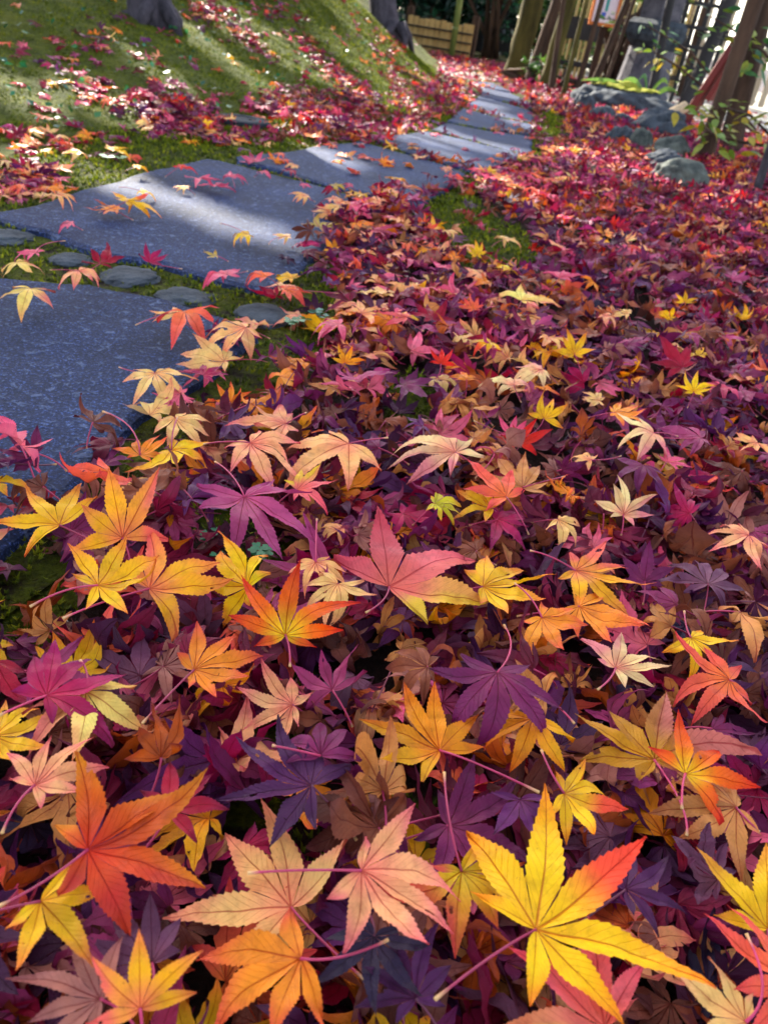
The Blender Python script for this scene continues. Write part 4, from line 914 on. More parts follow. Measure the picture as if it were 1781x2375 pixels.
# leaves by and on the slabs
SGp = 'leaves lying on the stone slabs'
h(3, 140, 455, 88, 518, 'paleyellow', 'single pale yellow maple leaf lying on the near slab', 'd', 14, (165, 415), .010, 0)
h(3, 310, 132, 232, 126, 'pink', 'single pink maple leaf on the dark part of the second slab', 'd', 12, None, .008, 0)
h(3, 545, 65, 660, 48, 'yellowred', 'sunlit yellow maple leaf with one red lobe on the second slab', 'd', 16, None, .012, 0)
h(3, 500, 68, 368, 45, 'orange', 'sunlit orange-peach maple leaf touching the yellow one on the second slab', 'f', 10, None, .008, 1)
h(3, 1060, 182, 982, 185, 'yellow', 'yellow maple leaf at the end of the sun streak on the second slab', 'd', 14, (940, 125), .010, 0)
h(3, 925, 264, 872, 262, 'straw', 'dull straw-coloured maple leaf lying flat on the second slab', 'f', 4, None, .006, 2)
h(3, 640, 290, 688, 228, 'magenta', 'magenta maple leaf with a standing lobe at the second slab edge', 'u', 26, (780, 320), .014, 0)
h(3, 430, 302, 505, 262, 'crimson', 'crimson curled maple leaf on the ridged stone', 'c', 16, None, .016, 2)
h(3, 340, 342, 400, 384, 'peachpink', 'peach-pink starry maple leaf at the near slab back edge', 'd', 12, (215, 325), .014, 0)
h(3, 70, 290, 165, 330, 'paleyellow', 'yellow-peach maple leaf at the back edge of the near slab', 'd', 12, None, .016, 0)
h(3, 160, 252, 60, 242, 'pink', 'pink maple leaf behind the yellow-peach one at the near slab', 'd', 12, (280, 200), .02, 0)
h(3, 970, 382, 892, 346, 'pink', 'small rosy maple leaf in the mossy joint between the slabs', 'd', 12, (1060, 330), .012, 0)
h(3, 1140, 372, 1055, 340, 'coral', 'coral maple leaf at the second slab near corner', 'd', 14, None, .018, 0)
h(3, 1220, 408, 1335, 412, 'coral', 'coral-orange maple leaf with wide lobes beyond the oval stone', 'd', 14, (1450, 425), .018, 0)
h(3, 760, 520, 638, 515, 'cream', 'yellow-peach maple leaf overlapping the near slab by the leaf pile', 'f', 12, None, .018, 0)
h(3, 790, 538, 880, 630, 'coral', 'salmon-pink fan-shaped maple leaf at the near slab edge', 'd', 14, (580, 560), .02, 0)
h(3, 1050, 625, 862, 655, 'peach', 'peach maple leaf with long side lobe at the corner of the near slab', 'd', 14, None, .026, 0)
h(3, 960, 715, 750, 668, 'cream', 'long pale peach maple leaf under the peach one at the slab corner', 'f', 10, None, .018, 0)
h(3, 870, 775, 955, 738, 'magenta', 'red-purple maple leaf in front of the pale peach one', 'f', 14, (720, 755), .02, 2)
h(3, 665, 785, 715, 888, 'cream', 'cream maple leaf with long pink stem lying on the near slab edge', 'd', 14, (510, 740), .02, 0)
h(3, 775, 860, 635, 862, 'pink', 'rose-pink maple leaf next to the cream one at the near slab edge', 'd', 12, None, .014, 0)
h(3, 1475, 722, 1500, 645, 'orangegold', 'amber upright maple leaf beyond the moss patch', 'u', 32, None, .022, 0)
h(3, 1440, 830, 1345, 825, 'tan', 'tan-orange maple leaf in front of the amber upright one', 'f', 14, None, .018, 2)
h(3, 1450, 575, 1340, 585, 'pink', 'pink drooping maple leaf right of the green moss patch', 'd', 12, None, .02, 0)
h(3, 1520, 470, 1450, 482, 'peachpink', 'pale pink maple leaf behind the pink drooping one', 'd', 14, None, .02, 0)
h(3, 1545, 512, 1640, 476, 'peach', 'orange-peach maple leaf with raised lobe behind the pink drooping one', 'f', 14, None, .022, 1)
h(3, 1150, 692, 1265, 745, 'plum', 'crumpled purple maple leaf in front of the moss patch', 'c', 14, None, .016, 0)
h(3, 1365, 142, 1418, 112, 'straw', 'olive-gold maple leaf on the far right end of the second slab', 'f', 14, (1345, 80), .012, 0)
h(3, 1235, 180, 1192, 176, 'cream', 'cream maple leaf beside the olive-gold one on the second slab', 'd', 18, (1150, 215), .014, 0)
h(1, 1310, 845, 1250, 842, 'peach', 'peach maple leaf, first of the row on the second slab far edge', 'd', 14, None, .012, 0)
h(1, 1420, 850, 1475, 872, 'peachpink', 'pinkish maple leaf, second of the row on the second slab far edge', 'd', 14, None, .014, 0)
h(1, 1450, 892, 1388, 890, 'cream', 'yellowish maple leaf in front of the pinkish one on the second slab', 'd', 14, None, .014, 0)
h(1, 1545, 880, 1572, 905, 'tan', 'tan maple leaf at the end of the row on the second slab', 'd', 14, None, .014, 0)
h(1, 770, 715, 832, 706, 'red', 'orange-red maple leaf at the peak of the second slab', 'd', 18, None, .014, 0)
h(1, 850, 760, 915, 790, 'pink', 'salmon maple leaf trailing toward the viewer on the second slab', 'f', 10, None, .01, 1)
h(1, 920, 790, 962, 822, 'rose', 'rosy maple leaf just in front of the salmon one on the second slab', 'f', 8, None, .008, 1)
h(1, 800, 800, 742, 792, 'cream', 'cream maple leaf on the middle of the second slab', 'd', 10, None, .008, 0)
h(1, 605, 820, 668, 832, 'yellow', 'yellow maple leaf near the far left side of the second slab', 'd', 12, (510, 800), .01, 0)
h(1, 990, 757, 1024, 742, 'rose', 'raspberry maple leaf on the shaded face of the second slab', 'd', 14, None, .01, 0)
h(1, 1290, 787, 1335, 792, 'rose', 'raspberry maple leaf in the joint of second and third slab', 'd', 14, (1260, 755), .012, 0)
h(1, 1505, 790, 1465, 786, 'rose', 'raspberry maple leaf on the front edge of the third slab', 'd', 12, None, .01, 0)
h(1, 1430, 802, 1468, 822, 'straw', 'gold-brown maple leaf standing in the joint before the third slab', 'f', 20, None, .012, 2)
h(1, 1250, 727, 1208, 732, 'crimson', 'dark crimson maple leaf on the third slab front edge', 'd', 12, None, .01, 0)
h(1, 1120, 732, 1150, 742, 'pink', 'small pink maple leaf in the joint beside the third slab', 'd', 10, None, .006, 0)
h(1, 1210, 657, 1180, 655, 'coral', 'reddish maple leaf on the sunlit corner of the third slab', 'd', 10, None, .008, 0)
h(1, 255, 765, 305, 755, 'pink', 'pink-mauve maple leaf on sunlit moss beside the second slab', 'd', 12, None, .012, 0)
h(1, 205, 812, 280, 800, 'orange', 'orange maple leaf at the moss edge of the second slab', 'd', 12, None, .014, 0)
h(1, 100, 800, 45, 795, 'coral', 'orange-coral maple leaf in the drift left of the second slab', 'd', 12, None, .014, 0)
h(1, 250, 845, 320, 870, 'peach', 'salmon maple leaf draped over the second slab rim', 'd', 10, None, .012, 1)
h(1, 340, 655, 270, 660, 'cream', 'pale yellow starry maple leaf on the sunlit moss', 'd', 14, None, .014, 0)
h(1, 480, 655, 555, 648, 'yellow', 'yellow maple leaf on sunlit moss near the slab peak', 'f', 10, None, .014, 0)
h(1, 580, 710, 640, 712, 'gold', 'amber maple leaf just left of the slab peak', 'd', 14, None, .014, 0)
h(1, 250, 580, 300, 585, 'cream', 'cream maple leaf on the moss left of the leaf drift', 'd', 12, None, .014, 0)
h(1, 140, 565, 200, 575, 'orangegold', 'amber maple leaf beside the cream one on the moss', 'd', 12, None, .014, 0)
h(1, 190, 640, 215, 650, 'yellow', 'small bright yellow maple leaf on the sunlit moss', 'd', 12, None, .014, 2)
h(1, 110, 625, 60, 615, 'cream', 'pale cream maple leaf on the moss at the sunlit side', 'f', 8, None, .014, 0)
h(1, 30, 690, 0, 700, 'creampink', 'cream-pink maple leaf on moss at the picture side', 'd', 12, None, .014, 0)
h(1, 765, 430, 785, 402, 'red', 'scarlet upright maple leaf on top of the drift by the round cover', 'u', 34, None, .03, 0)
h(1, 880, 530, 915, 515, 'gold', 'golden maple leaf on the drift in front of the round cover', 'u', 26, None, .03, 0)
h(1, 990, 510, 965, 500, 'cream', 'small cream maple leaf resting on the round cover', 'f', 8, None, .03, 0)
# mid-distance right side
h(4, 415, 262, 412, 204, 'yellow', 'yellow upright maple leaf on the far moss patch', 'u', 30, None, .012, 0)
h(4, 285, 165, 330, 180, 'cream', 'pale cream maple leaf on the far moss patch', 'd', 12, None, .012, 2)
h(4, 530, 212, 588, 200, 'cream', 'cream-yellow maple leaf beyond the yellow upright one', 'd', 14, None, .016, 0)
h(4, 605, 452, 718, 417, 'paleyellow', 'large pale yellow maple leaf with pointed raised lobe amid purple leaves', 'f', 16, None, .022, 0)
h(4, 765, 355, 825, 328, 'rose', 'raspberry-red maple leaf beyond the large pale yellow one', 'f', 16, None, .02, 2)
h(4, 1070, 222, 1112, 230, 'red', 'orange-red maple leaf in the distant purple litter', 'd', 16, None, .02, 0)
h(4, 1060, 512, 982, 490, 'cream', 'nearly white maple leaf amid dark litter', 'd', 14, None, .02, 0)
h(4, 950, 532, 1022, 560, 'peachpink', 'salmon maple leaf beside the nearly white one', 'd', 12, None, .018, 1)
h(4, 1240, 535, 1165, 512, 'yellow', 'vivid yellow crumpled maple leaf on the right litter', 'c', 16, None, .022, 0)
h(4, 1300, 465, 1300, 427, 'gold', 'gold upright maple leaf just beyond the vivid yellow one', 'u', 28, None, .02, 0)
h(4, 1330, 600, 1400, 630, 'mauve', 'mauve drooping maple leaf in front of the vivid yellow one', 'd', 12, None, .02, 0)
h(4, 830, 685, 815, 600, 'gold', 'mottled gold maple leaf with upright lobe in mid litter', 'u', 28, None, .024, 0)
h(4, 1290, 742, 1195, 637, 'crimson', 'bright crimson folded maple leaf standing on the right litter', 'u', 24, None, .022, 2)
h(4, 1340, 845, 1340, 758, 'yellow', 'yellow maple leaf with a pink tip in front of the crimson folded one', 'u', 30, None, .022, 0)
h(4, 680, 772, 565, 775, 'creampink', 'pale pink-cream maple leaf below the mottled gold one', 'd', 14, None, .022, 0)
h(4, 570, 825, 478, 752, 'creampink', 'pink-cream maple leaf with thin lobes beside the pale pink-cream one', 'd', 12, None, .02, 2)
h(4, 400, 492, 382, 444, 'coral', 'coral upright maple leaf with orange side lobes', 'u', 24, None, .022, 0)
h(4, 110, 545, 15, 502, 'rosegold', 'rose and orange maple leaf at the edge of the near moss', 'd', 16, None, .022, 0)
h(4, 190, 562, 252, 576, 'mauve', 'pinkish-mauve maple leaf next to the rose and orange one', 'd', 14, None, .018, 0)
h(4, 470, 645, 385, 662, 'yellowred', 'yellow and orange maple leaf left of the mottled gold one', 'd', 16, None, .022, 2)
h(4, 260, 725, 265, 652, 'red', 'red-orange upright maple leaf near the mossy spot', 'u', 28, None, .02, 2)
h(4, 370, 792, 345, 756, 'orange', 'orange small maple leaf in front of the red-orange upright one', 'd', 16, None, .018, 2)
h(4, 235, 800, 165, 822, 'greyplum', 'grey-purple crumpled maple leaf near the mossy spot', 'c', 14, None, .016, 0)
# ---- build the leaves listed above
STY = {'f': dict(curl=.65, droop=-.3, bend=.4, fold=.3, rip=.03), 'd': dict(curl=.7, droop=-1.0, bend=-.4, fold=.3, rip=.03),
       'u': dict(curl=.55, droop=.4, bend=.35, fold=.3, rip=.026), 'c': dict(curl=1.6, droop=.9, bend=1.4, fold=.5, rip=.05)}
STEMC = lin((172, 44, 84))
stem_tints = {}
def stem_mesh(pts, r0, tint):
    pts = np.array(pts); mb = MB(); n = len(pts)
    mb.tube(pts, [r0 * (1.0 if 0 < k < n - 1 else (1.25 if k == 0 else 1.5)) for k in range(n)], 6)
    V = np.array(mb.V); c = np.tile(tint, (len(V), 1)); c[-6:] = lin((214, 170, 110))
    return mesh_np('stem', V, mb.F, M['stem'], colors=c)
def arc(p, q, up, n=9, side=None):
    p, q = np.array(p), np.array(q); m = np.linalg.norm(q - p); s = np.zeros(3) if side is None else side
    return [p + (q - p) * t + np.array([0, 0, up * m * 4 * t * (1 - t)]) + s * m * t * (1 - t) for t in np.linspace(0, 1, n)]
leaf_list = []
VIEW = None
def make_leaf(P, heading, nrm, L, T, pal, style, label, group, stem_to=None, seed=0, stem_r=.00085):
    r = np.random.default_rng(seed); st = dict(STY[style]) if isinstance(style, str) else style
    V = shape_leaf(T, r, **st) * L; R = frame(heading, nrm)
    W = V @ R.T
    # let the blade settle: lift it so that no lobe sinks far into what it lies on
    zmin = np.array([(P[2] + w[2]) for w in W]).min(); g = P[2] - .012 - .10 * L
    root = thing('maple_leaf', label, 'leaf', P, group)
    if zmin < g: W = W + [0, 0, min(g - zmin, .03)]
    lift = W[np.argmin(np.abs(T['a']))][2]
    C = leaf_colors(T, pal, r); FF = T['F']
    if r.random() < .55:                              # nibbled holes and torn margins
        fx = (T['a'] * np.cos(T['ang']) - T['b'] * np.sin(T['ang']))[FF].mean(1); fy = (T['a'] * np.sin(T['ang']) + T['b'] * np.cos(T['ang']))[FF].mean(1); keep = np.ones(len(FF), bool)
        for _ in range(r.integers(1, 4)):
            c_ = r.integers(len(FF))
            if np.hypot(fx[c_], fy[c_]) > .25: keep &= np.hypot(fx - fx[c_], (fy - fy[c_]) * 1.4) > r.uniform(.012, .05)
        FF = FF[keep]
    obj('blade', mesh_np('blade', W, FF, M['leaf'], colors=C, uv=T['uv'], attrs={'grain': np.full(len(W), .35)}), root)
    tint = STEMC * r.uniform(.75, 1.2) if pal not in ('navy', 'indigo', 'violet', 'darkplum') else lin((96, 34, 60))
    j0 = np.array([0, 0, lift])
    if stem_to is not None: q = stem_to - P
    else:
        l = L * r.uniform(.45, .8); q = -R[:, 0] * l + R[:, 1] * l * r.normal() * .35; q[2] = lift - .02 + r.uniform(-.004, .012)
    pts = arc(j0, q, r.uniform(-.02, .07), 9, np.array([r.normal(), r.normal(), 0]) * .22)
    obj('stem', stem_mesh(pts, stem_r, tint), root)
    leaf_list.append((P, L)); return root
hero_px = []; hero_xy = []
for i, d in enumerate(HERO):
    g = hit(*d['j']); base = surf_z(g[0], g[1])
    z = base + d['z'] * .9 + .007
    if base > H(g[0], g[1]) - 1 and float(H(g[0], g[1])) > .01: P = hit(*d['j'], dz=d['z'] * .8 + .004)
    else: P = gp(*d['j'], z)
    sx = P[0] - CAM[0]; back = np.array([-P[0], -P[1], 0]); back /= np.linalg.norm(back)
    # slope of the ground below
    e = .05; gx = (H(P[0] + e, P[1]) - H(P[0] - e, P[1])) / (2 * e); gy = (H(P[0], P[1] + e) - H(P[0], P[1] - e)) / (2 * e)
    up = np.array([-gx, -gy, 1.0]); up /= np.linalg.norm(up)
    tau = math.radians(d['tau'] + 2 if d['style'] == 'u' else d['tau'] * .35); n = up * math.cos(tau) + back * math.sin(tau)
    q = plane_hit(*d['t'], P, n); hd = q - P; L = float(np.linalg.norm(hd))
    dist = np.linalg.norm(P - CAM)
    lo, hi = (.030, .072) if dist > .8 else (.034, .095)
    if d['style'] in 'd': L *= 1.12
    L0 = L; L = min(max(L, lo), hi)
    T = HT[3 + (i * 5 + (d['T'] or 0)) % 12] if d['T'] != 2 else HT[(5, 8, 11, 14, 2)[i % 5]]
    if dist > 1.6: T = NT[i % 6]
    st = None
    if d['stem'] is not None:
        st = plane_hit(*d['stem'], P + np.array([0, 0, .004]), up * math.cos(tau * .4) + back * math.sin(tau * .4)); v = st - P; m = np.linalg.norm(v)
        if m > .085: st = P + v / m * .085
        st[2] = max(st[2], base * .6 + .004)
    make_leaf(P, hd, n, L, T, d['pal'], d['style'], d['label'], 'fallen maple leaves one can pick out', st, 1000 + i, .0005 + .00014 * (dist < .8))
    cxy = P + hd / np.linalg.norm(hd) * L * .25; hero_xy.append((cxy[0], cxy[1], L * .85))
    hero_px.append((d['j'][0], d['j'][1], d['label'], L0, dist))
n_hero = len(HERO)
HXY = np.array(hero_xy)
HPX = np.array([(a, b, FPX * .05 / dd) for a, b, _, _, dd in hero_px])

# ---- the litter: scattered over the ground with depth, largest ones become leaves of their own
LIT_N = [('plum', 17), ('darkplum', 11), ('wine', 12), ('maroon', 12), ('violet', 8), ('indigo', 3), ('greyplum', 5), ('brown', 12), ('tobacco', 11), ('dusty', 7), ('rust', 5), ('tan', 6), ('mauve', 9), ('magenta', 4), ('crimson', 4), ('navy', 1), ('pink', 4), ('orangegold', 2), ('peach', 2.5), ('peachpink', 3), ('coral', 3), ('gold', 1.5), ('cream', 1), ('orange', 2)]
LIT_F = [('plum', 13), ('darkplum', 8), ('wine', 20), ('maroon', 16), ('crimson', 16), ('violet', 5), ('brown', 9), ('tobacco', 9), ('mauve', 12), ('rose', 7), ('magenta', 7), ('rust', 5), ('coral', 5), ('tan', 4), ('orange', 3), ('peach', 3), ('gold', 1.5), ('red', 5)]
def picker(tab): k = [a for a, _ in tab]; w = np.array([b for _, b in tab], float); w /= w.sum(); return k, w
PN, PF = picker(LIT_N), picker(LIT_F)
PB = picker([('plum', 9), ('wine', 12), ('mauve', 14), ('pink', 12), ('magenta', 8), ('crimson', 8), ('violet', 6), ('peach', 8), ('peachpink', 8), ('orange', 7), ('coral', 9), ('gold', 3), ('cream', 5), ('maroon', 6)])
WORD = dict(plum='plum', darkplum='blackish plum', wine='wine-red', maroon='maroon', violet='violet', indigo='indigo', greyplum='grey-plum', brown='brown', tobacco='tobacco-brown', dusty='dusty pink-brown', rust='rust', tan='tan', mauve='mauve', magenta='magenta', crimson='crimson', navy='blue-black', pink='pink', orangegold='orange',
            rose='rose', coral='coral', orange='orange', peach='peach', gold='gold', red='red', peachpink='peach-pink', cream='cream')
def cover(x, y):
    """how thickly leaves lie here, 0..1"""
    m = moss_amount(x, y); r = smooth(-.02, .05, x - path_right(y)) * (1 - .86 * m)
    s = on_slab(x, y); r = np.where(s, np.where(x > path_right(y), .95, np.where(x > path_right(y) - .05, .3, 0.0)), r)
    far = smooth(6.6, 7.2, y) * (x > toe(y) - .05) * .7; strip = (x < path_right(y)) * (x > toe(y) - .12) * (y > 2.7) * .65; r = np.where(s, r, np.maximum(np.maximum(r, far), strip)); r = np.where(in_poly(np.array(gc), x, y), .04, r)
    return r
cand = []
def scatter(n, x0, x1, y0, y1):
    x = rng.uniform(x0, x1, n); y = rng.uniform(y0, y1, n); k = rng.random(n) < cover(x, y)
    return x[k], y[k]
zones = [(-.75, .75, .02, .75, 3200), (-.75, 1.35, .75, 1.6, 2700), (-.8, 1.9, 1.6, 3.0, 3800), (-.6, 2.6, 3.0, 5.5, 4900), (-.4, 3.2, 5.5, 10.8, 5600)]
acc = {'V': [], 'F': [], 'C': [], 'U': [], 'G': []}; nv = 0
def push(W, T, C, gr):
    global nv
    acc['V'].append(W); acc['F'].append(T['F'] + nv); acc['C'].append(C); acc['U'].append(T['uv']); acc['G'].append(np.full(len(W), gr)); nv += len(W)
auto = []
def litter_leaf(x, y, zbase, depth, tab, T, size, r, keep=None, tiltmax=.55, pal=None, gnormal=None):
    pal = pal or tab[0][r.choice(len(tab[0]), p=tab[1])]
    dry = pal in ('brown', 'tobacco', 'tan', 'dusty', 'rust')
    c = (2.4 if dry else 1.4) * r.uniform(.4, 1.4)
    st = dict(curl=c, droop=r.normal() * 1.1, bend=r.normal() * (1.5 if dry else .9), fold=r.uniform(.1, .6), rip=.045)
    a = r.uniform(0, 6.283); tl = abs(r.normal()) * tiltmax; ta = r.uniform(0, 6.283)
    n = np.array([math.sin(tl) * math.cos(ta), math.sin(tl) * math.sin(ta), math.cos(tl)])
    if gnormal is not None: n = n + gnormal - [0, 0, 1]; n /= np.linalg.norm(n)
    P = np.array([x, y, zbase + depth])
    return P, np.array([math.cos(a), math.sin(a), 0.0]), n, T, pal, st
for zi, (x0, x1, y0, y1, n) in enumerate(zones):
    x, y = scatter(n, x0, x1, y0, y1); lz = litter_z(x, y); zs = np.where(on_slab(x, y), ST, 0.0)
    for k in range(len(x)):
        r = np.random.default_rng(50000 * zi + k); dist = math.hypot(math.hypot(x[k], y[k]), CAM_H)
        lay = r.random()
        if dist < 2.5 and (np.hypot(HXY[:, 0] - x[k], HXY[:, 1] - y[k]) < HXY[:, 2]).any(): lay *= .42
        dep = lz[k] * (lay ** .7) * 1.05
        T = NT[r.integers(6)] if dist < 1.15 else MT[r.integers(2)] if dist < 2.6 else FT[r.integers(2)]
        size = r.normal(.043, .006) if dist > .5 else r.normal(.046, .006); size = float(np.clip(size, .028, .058))
        if dist > 5: size *= 1.25
        f = float(smooth(1.0, 2.6, dist)); tab = PF if r.random() < f else PN
        P, hd, nn, T, pal, st = litter_leaf(x[k], y[k], float(zs[k]), dep + .002, tab, T, size, r, tiltmax=.7)
        q, zc = pix(P); ok = zc[0] > 0 and 25 < q[0][0] < PW - 25 and 900 < q[0][1] < PH - 20
        if zi == 0 or zi == 1:
            clear = float((np.hypot(HPX[:, 0] - q[0][0], HPX[:, 1] - q[0][1]) / HPX[:, 2]).min()) if ok else 0
            if ok and lay > .55: auto.append((size / dist * (.6 + .6 * min(clear, 1.6)), P, hd, nn, size, T, pal, st, q[0])); continue
        R = frame(hd, nn); W = shape_leaf(T, r, **st) * size @ R.T; W[:, 2] = np.maximum(W[:, 2], zs[k] - P[2] + .001 + .001 * r.random())
        push(W + P, T, leaf_colors(T, pal, r, .12), .9)
# the largest of the top layer stand as leaves of their own
auto.sort(key=lambda a: -a[0]); used = set(); left = 300 - n_hero; done = 0
def short(lb): return lb.replace(' maple leaf', ' leaf').split(' with ')[0].split(' and long')[0]
def says(q, pal):
    best = sorted(hero_px, key=lambda s: (s[0] - q[0]) ** 2 + (s[1] - q[1]) ** 2)
    for a, b, lb, _, dd in best[:9]:
        dx, dy = q[0] - a, q[1] - b
        rel = ('just behind' if dy < 0 else 'just in front of') if abs(dy) > abs(dx) else ('just left of' if dx < 0 else 'just right of')
        for kind in ('{} leaf', 'dull {} leaf'):
            s = kind.format(WORD[pal]) + ' ' + rel + ' the ' + lb.replace(' maple', '')
            w = s.replace('-', ' ').split()
            if len(w) > 16: s = ' '.join(s.split()[:13]); s = s.rsplit(' ', 1)[0] if s.split()[-1] in ('with', 'and', 'the', 'a', 'of', 'its', 'one', 'at', 'by', 'to', 'long', 'in', 'on', 'behind', 'beside', 'under') else s
            if s.lower() not in used and kind == '{} leaf': used.add(s.lower()); return s
    return None
for a in auto:
    size, P, hd, nn, sz, T, pal, st, q = a
    lb = says(q, pal) if done < left else None
    r = np.random.default_rng(int(abs(P[0]) * 1e6) + 7)
    if lb:
        T2 = HT[3 + done % 12]
        make_leaf(P, hd, nn, sz, T2, pal, st, lb, 'fallen maple leaves one can pick out', None, 3000 + done, .0007); done += 1
    else:
        R = frame(hd, nn); W = shape_leaf(T, r, **st) * sz @ R.T; W[:, 2] = np.maximum(W[:, 2], -P[2] - .002); push(W + P, T, leaf_colors(T, pal, r, .12), .9)
# bank and left side: drifts, loose leaves, and the strip at the toe
def bank_leaf(px, py, r, lift, tab=PB):
    g = hit(px, py)
    if g[1] > 11: return
    e = .04; nrm = np.array([-(H(g[0] + e, g[1]) - H(g[0] - e, g[1])) / (2 * e), -(H(g[0], g[1] + e) - H(g[0], g[1] - e)) / (2 * e), 1.0]); nrm /= np.linalg.norm(nrm)
    dist = np.linalg.norm(g - CAM); T = NT[r.integers(6)] if dist < 1.6 else MT[r.integers(2)] if dist < 3.6 else FT[r.integers(2)]
    zb = float(H(g[0], g[1])); zb = max(zb, ST if on_slab(np.array([g[0]]), np.array([g[1]]))[0] else zb)
    sz = float(np.clip(r.normal(.044, .005), .03, .056))
    P, hd, nn, T, pal, st = litter_leaf(g[0], g[1], zb, .004 + lift, tab, T, sz, r, tiltmax=.35, gnormal=nrm); st['curl'] *= .8; st['droop'] = -abs(st['droop']) * .7
    W = shape_leaf(T, r, **st) * sz @ frame(hd, nn).T; push(W + P, T, leaf_colors(T, pal, r, .12), .6)
rb = np.random.default_rng(77)
for (cx, cy, rx, ry, a, n, tb) in [(410, 275, 100, 48, 10, 190, PF), (350, 250, 60, 30, 10, 60, PF), (740, 270, 130, 44, 12, 330, PF), (640, 250, 60, 30, 0, 70, PF), (850, 292, 70, 24, 10, 90, PF), (500, 318, 170, 22, 8, 90, PB),
        (60, 400, 90, 60, 0, 46, PB), (50, 440, 90, 30, -10, 40, PB), (470, 20, 60, 40, 40, 60, PF), (560, 80, 90, 26, 40, 70, PF), (760, 150, 120, 26, 42, 100, PF), (640, 20, 60, 40, 0, 40, PF), (830, 230, 90, 30, 38, 130, PF),
        (930, 200, 70, 30, 45, 120, PF), (900, 120, 60, 60, 45, 90, PF), (985, 200, 50, 30, 40, 70, PF), (1010, 240, 40, 20, 20, 40, PF), (960, 285, 50, 12, 0, 40, PF), (200, 170, 260, 150, 10, 70, PB), (420, 130, 260, 120, 20, 40, PB), (700, 120, 260, 110, 30, 70, PF), (220, 90, 50, 40, 10, 16, PB), (130, 330, 150, 40, 10, 34, PB), (230, 210, 60, 40, 10, 18, PB), (880, 60, 80, 60, 0, 40, PF)]:
    ca, sa = math.cos(math.radians(a)), math.sin(math.radians(a))
    for k in range(n):
        u, v = rb.normal(size=2) * .5; px, py = cx + u * rx * ca - v * ry * sa, cy + u * rx * sa + v * ry * ca
        if py > -60: bank_leaf(px, py, rb, rb.random() * (.035 if n > 100 and tb is PF and cy > 200 and cx < 900 else .008), tb)
# a few on the slabs and along the far path
PS = picker([('rose', 4), ('crimson', 4), ('peach', 3), ('coral', 4), ('orange', 3), ('plum', 3), ('pink', 3)])
for k in range(60):
    px, py = rb.uniform(560, 1240), rb.uniform(210, 420)
    g = hit(px, py)
    if on_slab(np.array([g[0]]), np.array([g[1]]))[0]: bank_leaf(px, py, rb, .002, PS)
for k in range(60):                                   # edge of the litter creeping over the slabs
    y = rb.uniform(.4, 3.6); x = path_right(y) + .03 + rb.normal() * .05; q, _ = pix(np.array([x, y, .03])); bank_leaf(q[0][0], q[0][1], rb, .006 + rb.random() * .02, PB)
for k in range(420):                                   # paler individual leaves lying loose on top of the litter
    y = .95 + 5.5 * rb.random() ** 1.5; x = path_right(y) + rb.uniform(.03, 1.0) * (.35 + .36 * y); m = moss_amount(np.array([x]), np.array([y]))[0]
    q, _ = pix(np.array([x, y, .03])); 
    if q[0][0] < PW + 60 and rb.random() > m: bank_leaf(q[0][0], q[0][1], rb, float(litter_z(x, y)[0]) + .004, picker([('mauve', 14), ('plum', 14), ('peach', 5), ('peachpink', 6), ('coral', 6), ('rose', 7), ('orange', 3), ('gold', 2), ('cream', 3), ('wine', 14), ('brown', 8), ('crimson', 8), ('rust', 5)]))
PE = picker([('coral', 7), ('pink', 8), ('rose', 7), ('peach', 8), ('peachpink', 9), ('orange', 6), ('mauve', 6), ('magenta', 4), ('gold', 3), ('cream', 4), ('plum', 5), ('wine', 5)])
for k in range(330):                                   # the brighter band that borders the slabs
    y = .75 + 2.4 * rb.random(); x = path_right(y) + .02 + abs(rb.normal()) * .13; m = moss_amount(np.array([x]), np.array([y]))[0]
    if rb.random() < m * .97: continue
    q, _ = pix(np.array([x, y, .03])); bank_leaf(q[0][0], q[0][1], rb, float(litter_z(x, y)[0]) * rb.uniform(.6, 1.3) + .004, PE)
V = np.concatenate(acc['V']); F = np.concatenate(acc['F'])
lo = obj('leaf_litter', mesh_np('leaf_litter', V, F, M['leaf'], colors=np.concatenate(acc['C']), uv=np.concatenate(acc['U']), attrs={'grain': np.concatenate(acc['G'])}))
stuff(lo); lo['label'] = 'thick litter of purple, maroon and brown fallen maple leaves'
# loose stems in the litter
mb = MB()
for k in range(200):
    y = .12 + 1.9 * rb.random() ** 1.3; x = path_right(y) + rb.uniform(-.02, 1) * (.5 + .5 * y); z = float(litter_z(x, y)[0]) * .85 + .002; a = rb.uniform(0, 6.28); l = rb.uniform(.02, .045)
    if (np.hypot(HXY[:, 0] - x, HXY[:, 1] - y) < HXY[:, 2]).any(): continue
    p = np.array([x, y, z]); q = p + np.array([math.cos(a) * l, math.sin(a) * l, rb.normal() * .008]); mb.tube(arc(p, q, rb.uniform(-.05, .15), 5), .0006, 4, cap=False)
so = obj('loose_stems', mesh_np('loose_stems', np.array(mb.V), mb.F, M['stem'], colors=np.tile(lin((120, 36, 58)), (len(mb.V), 1)))); stuff(so); so['label'] = 'thin loose leaf stems scattered through the litter'

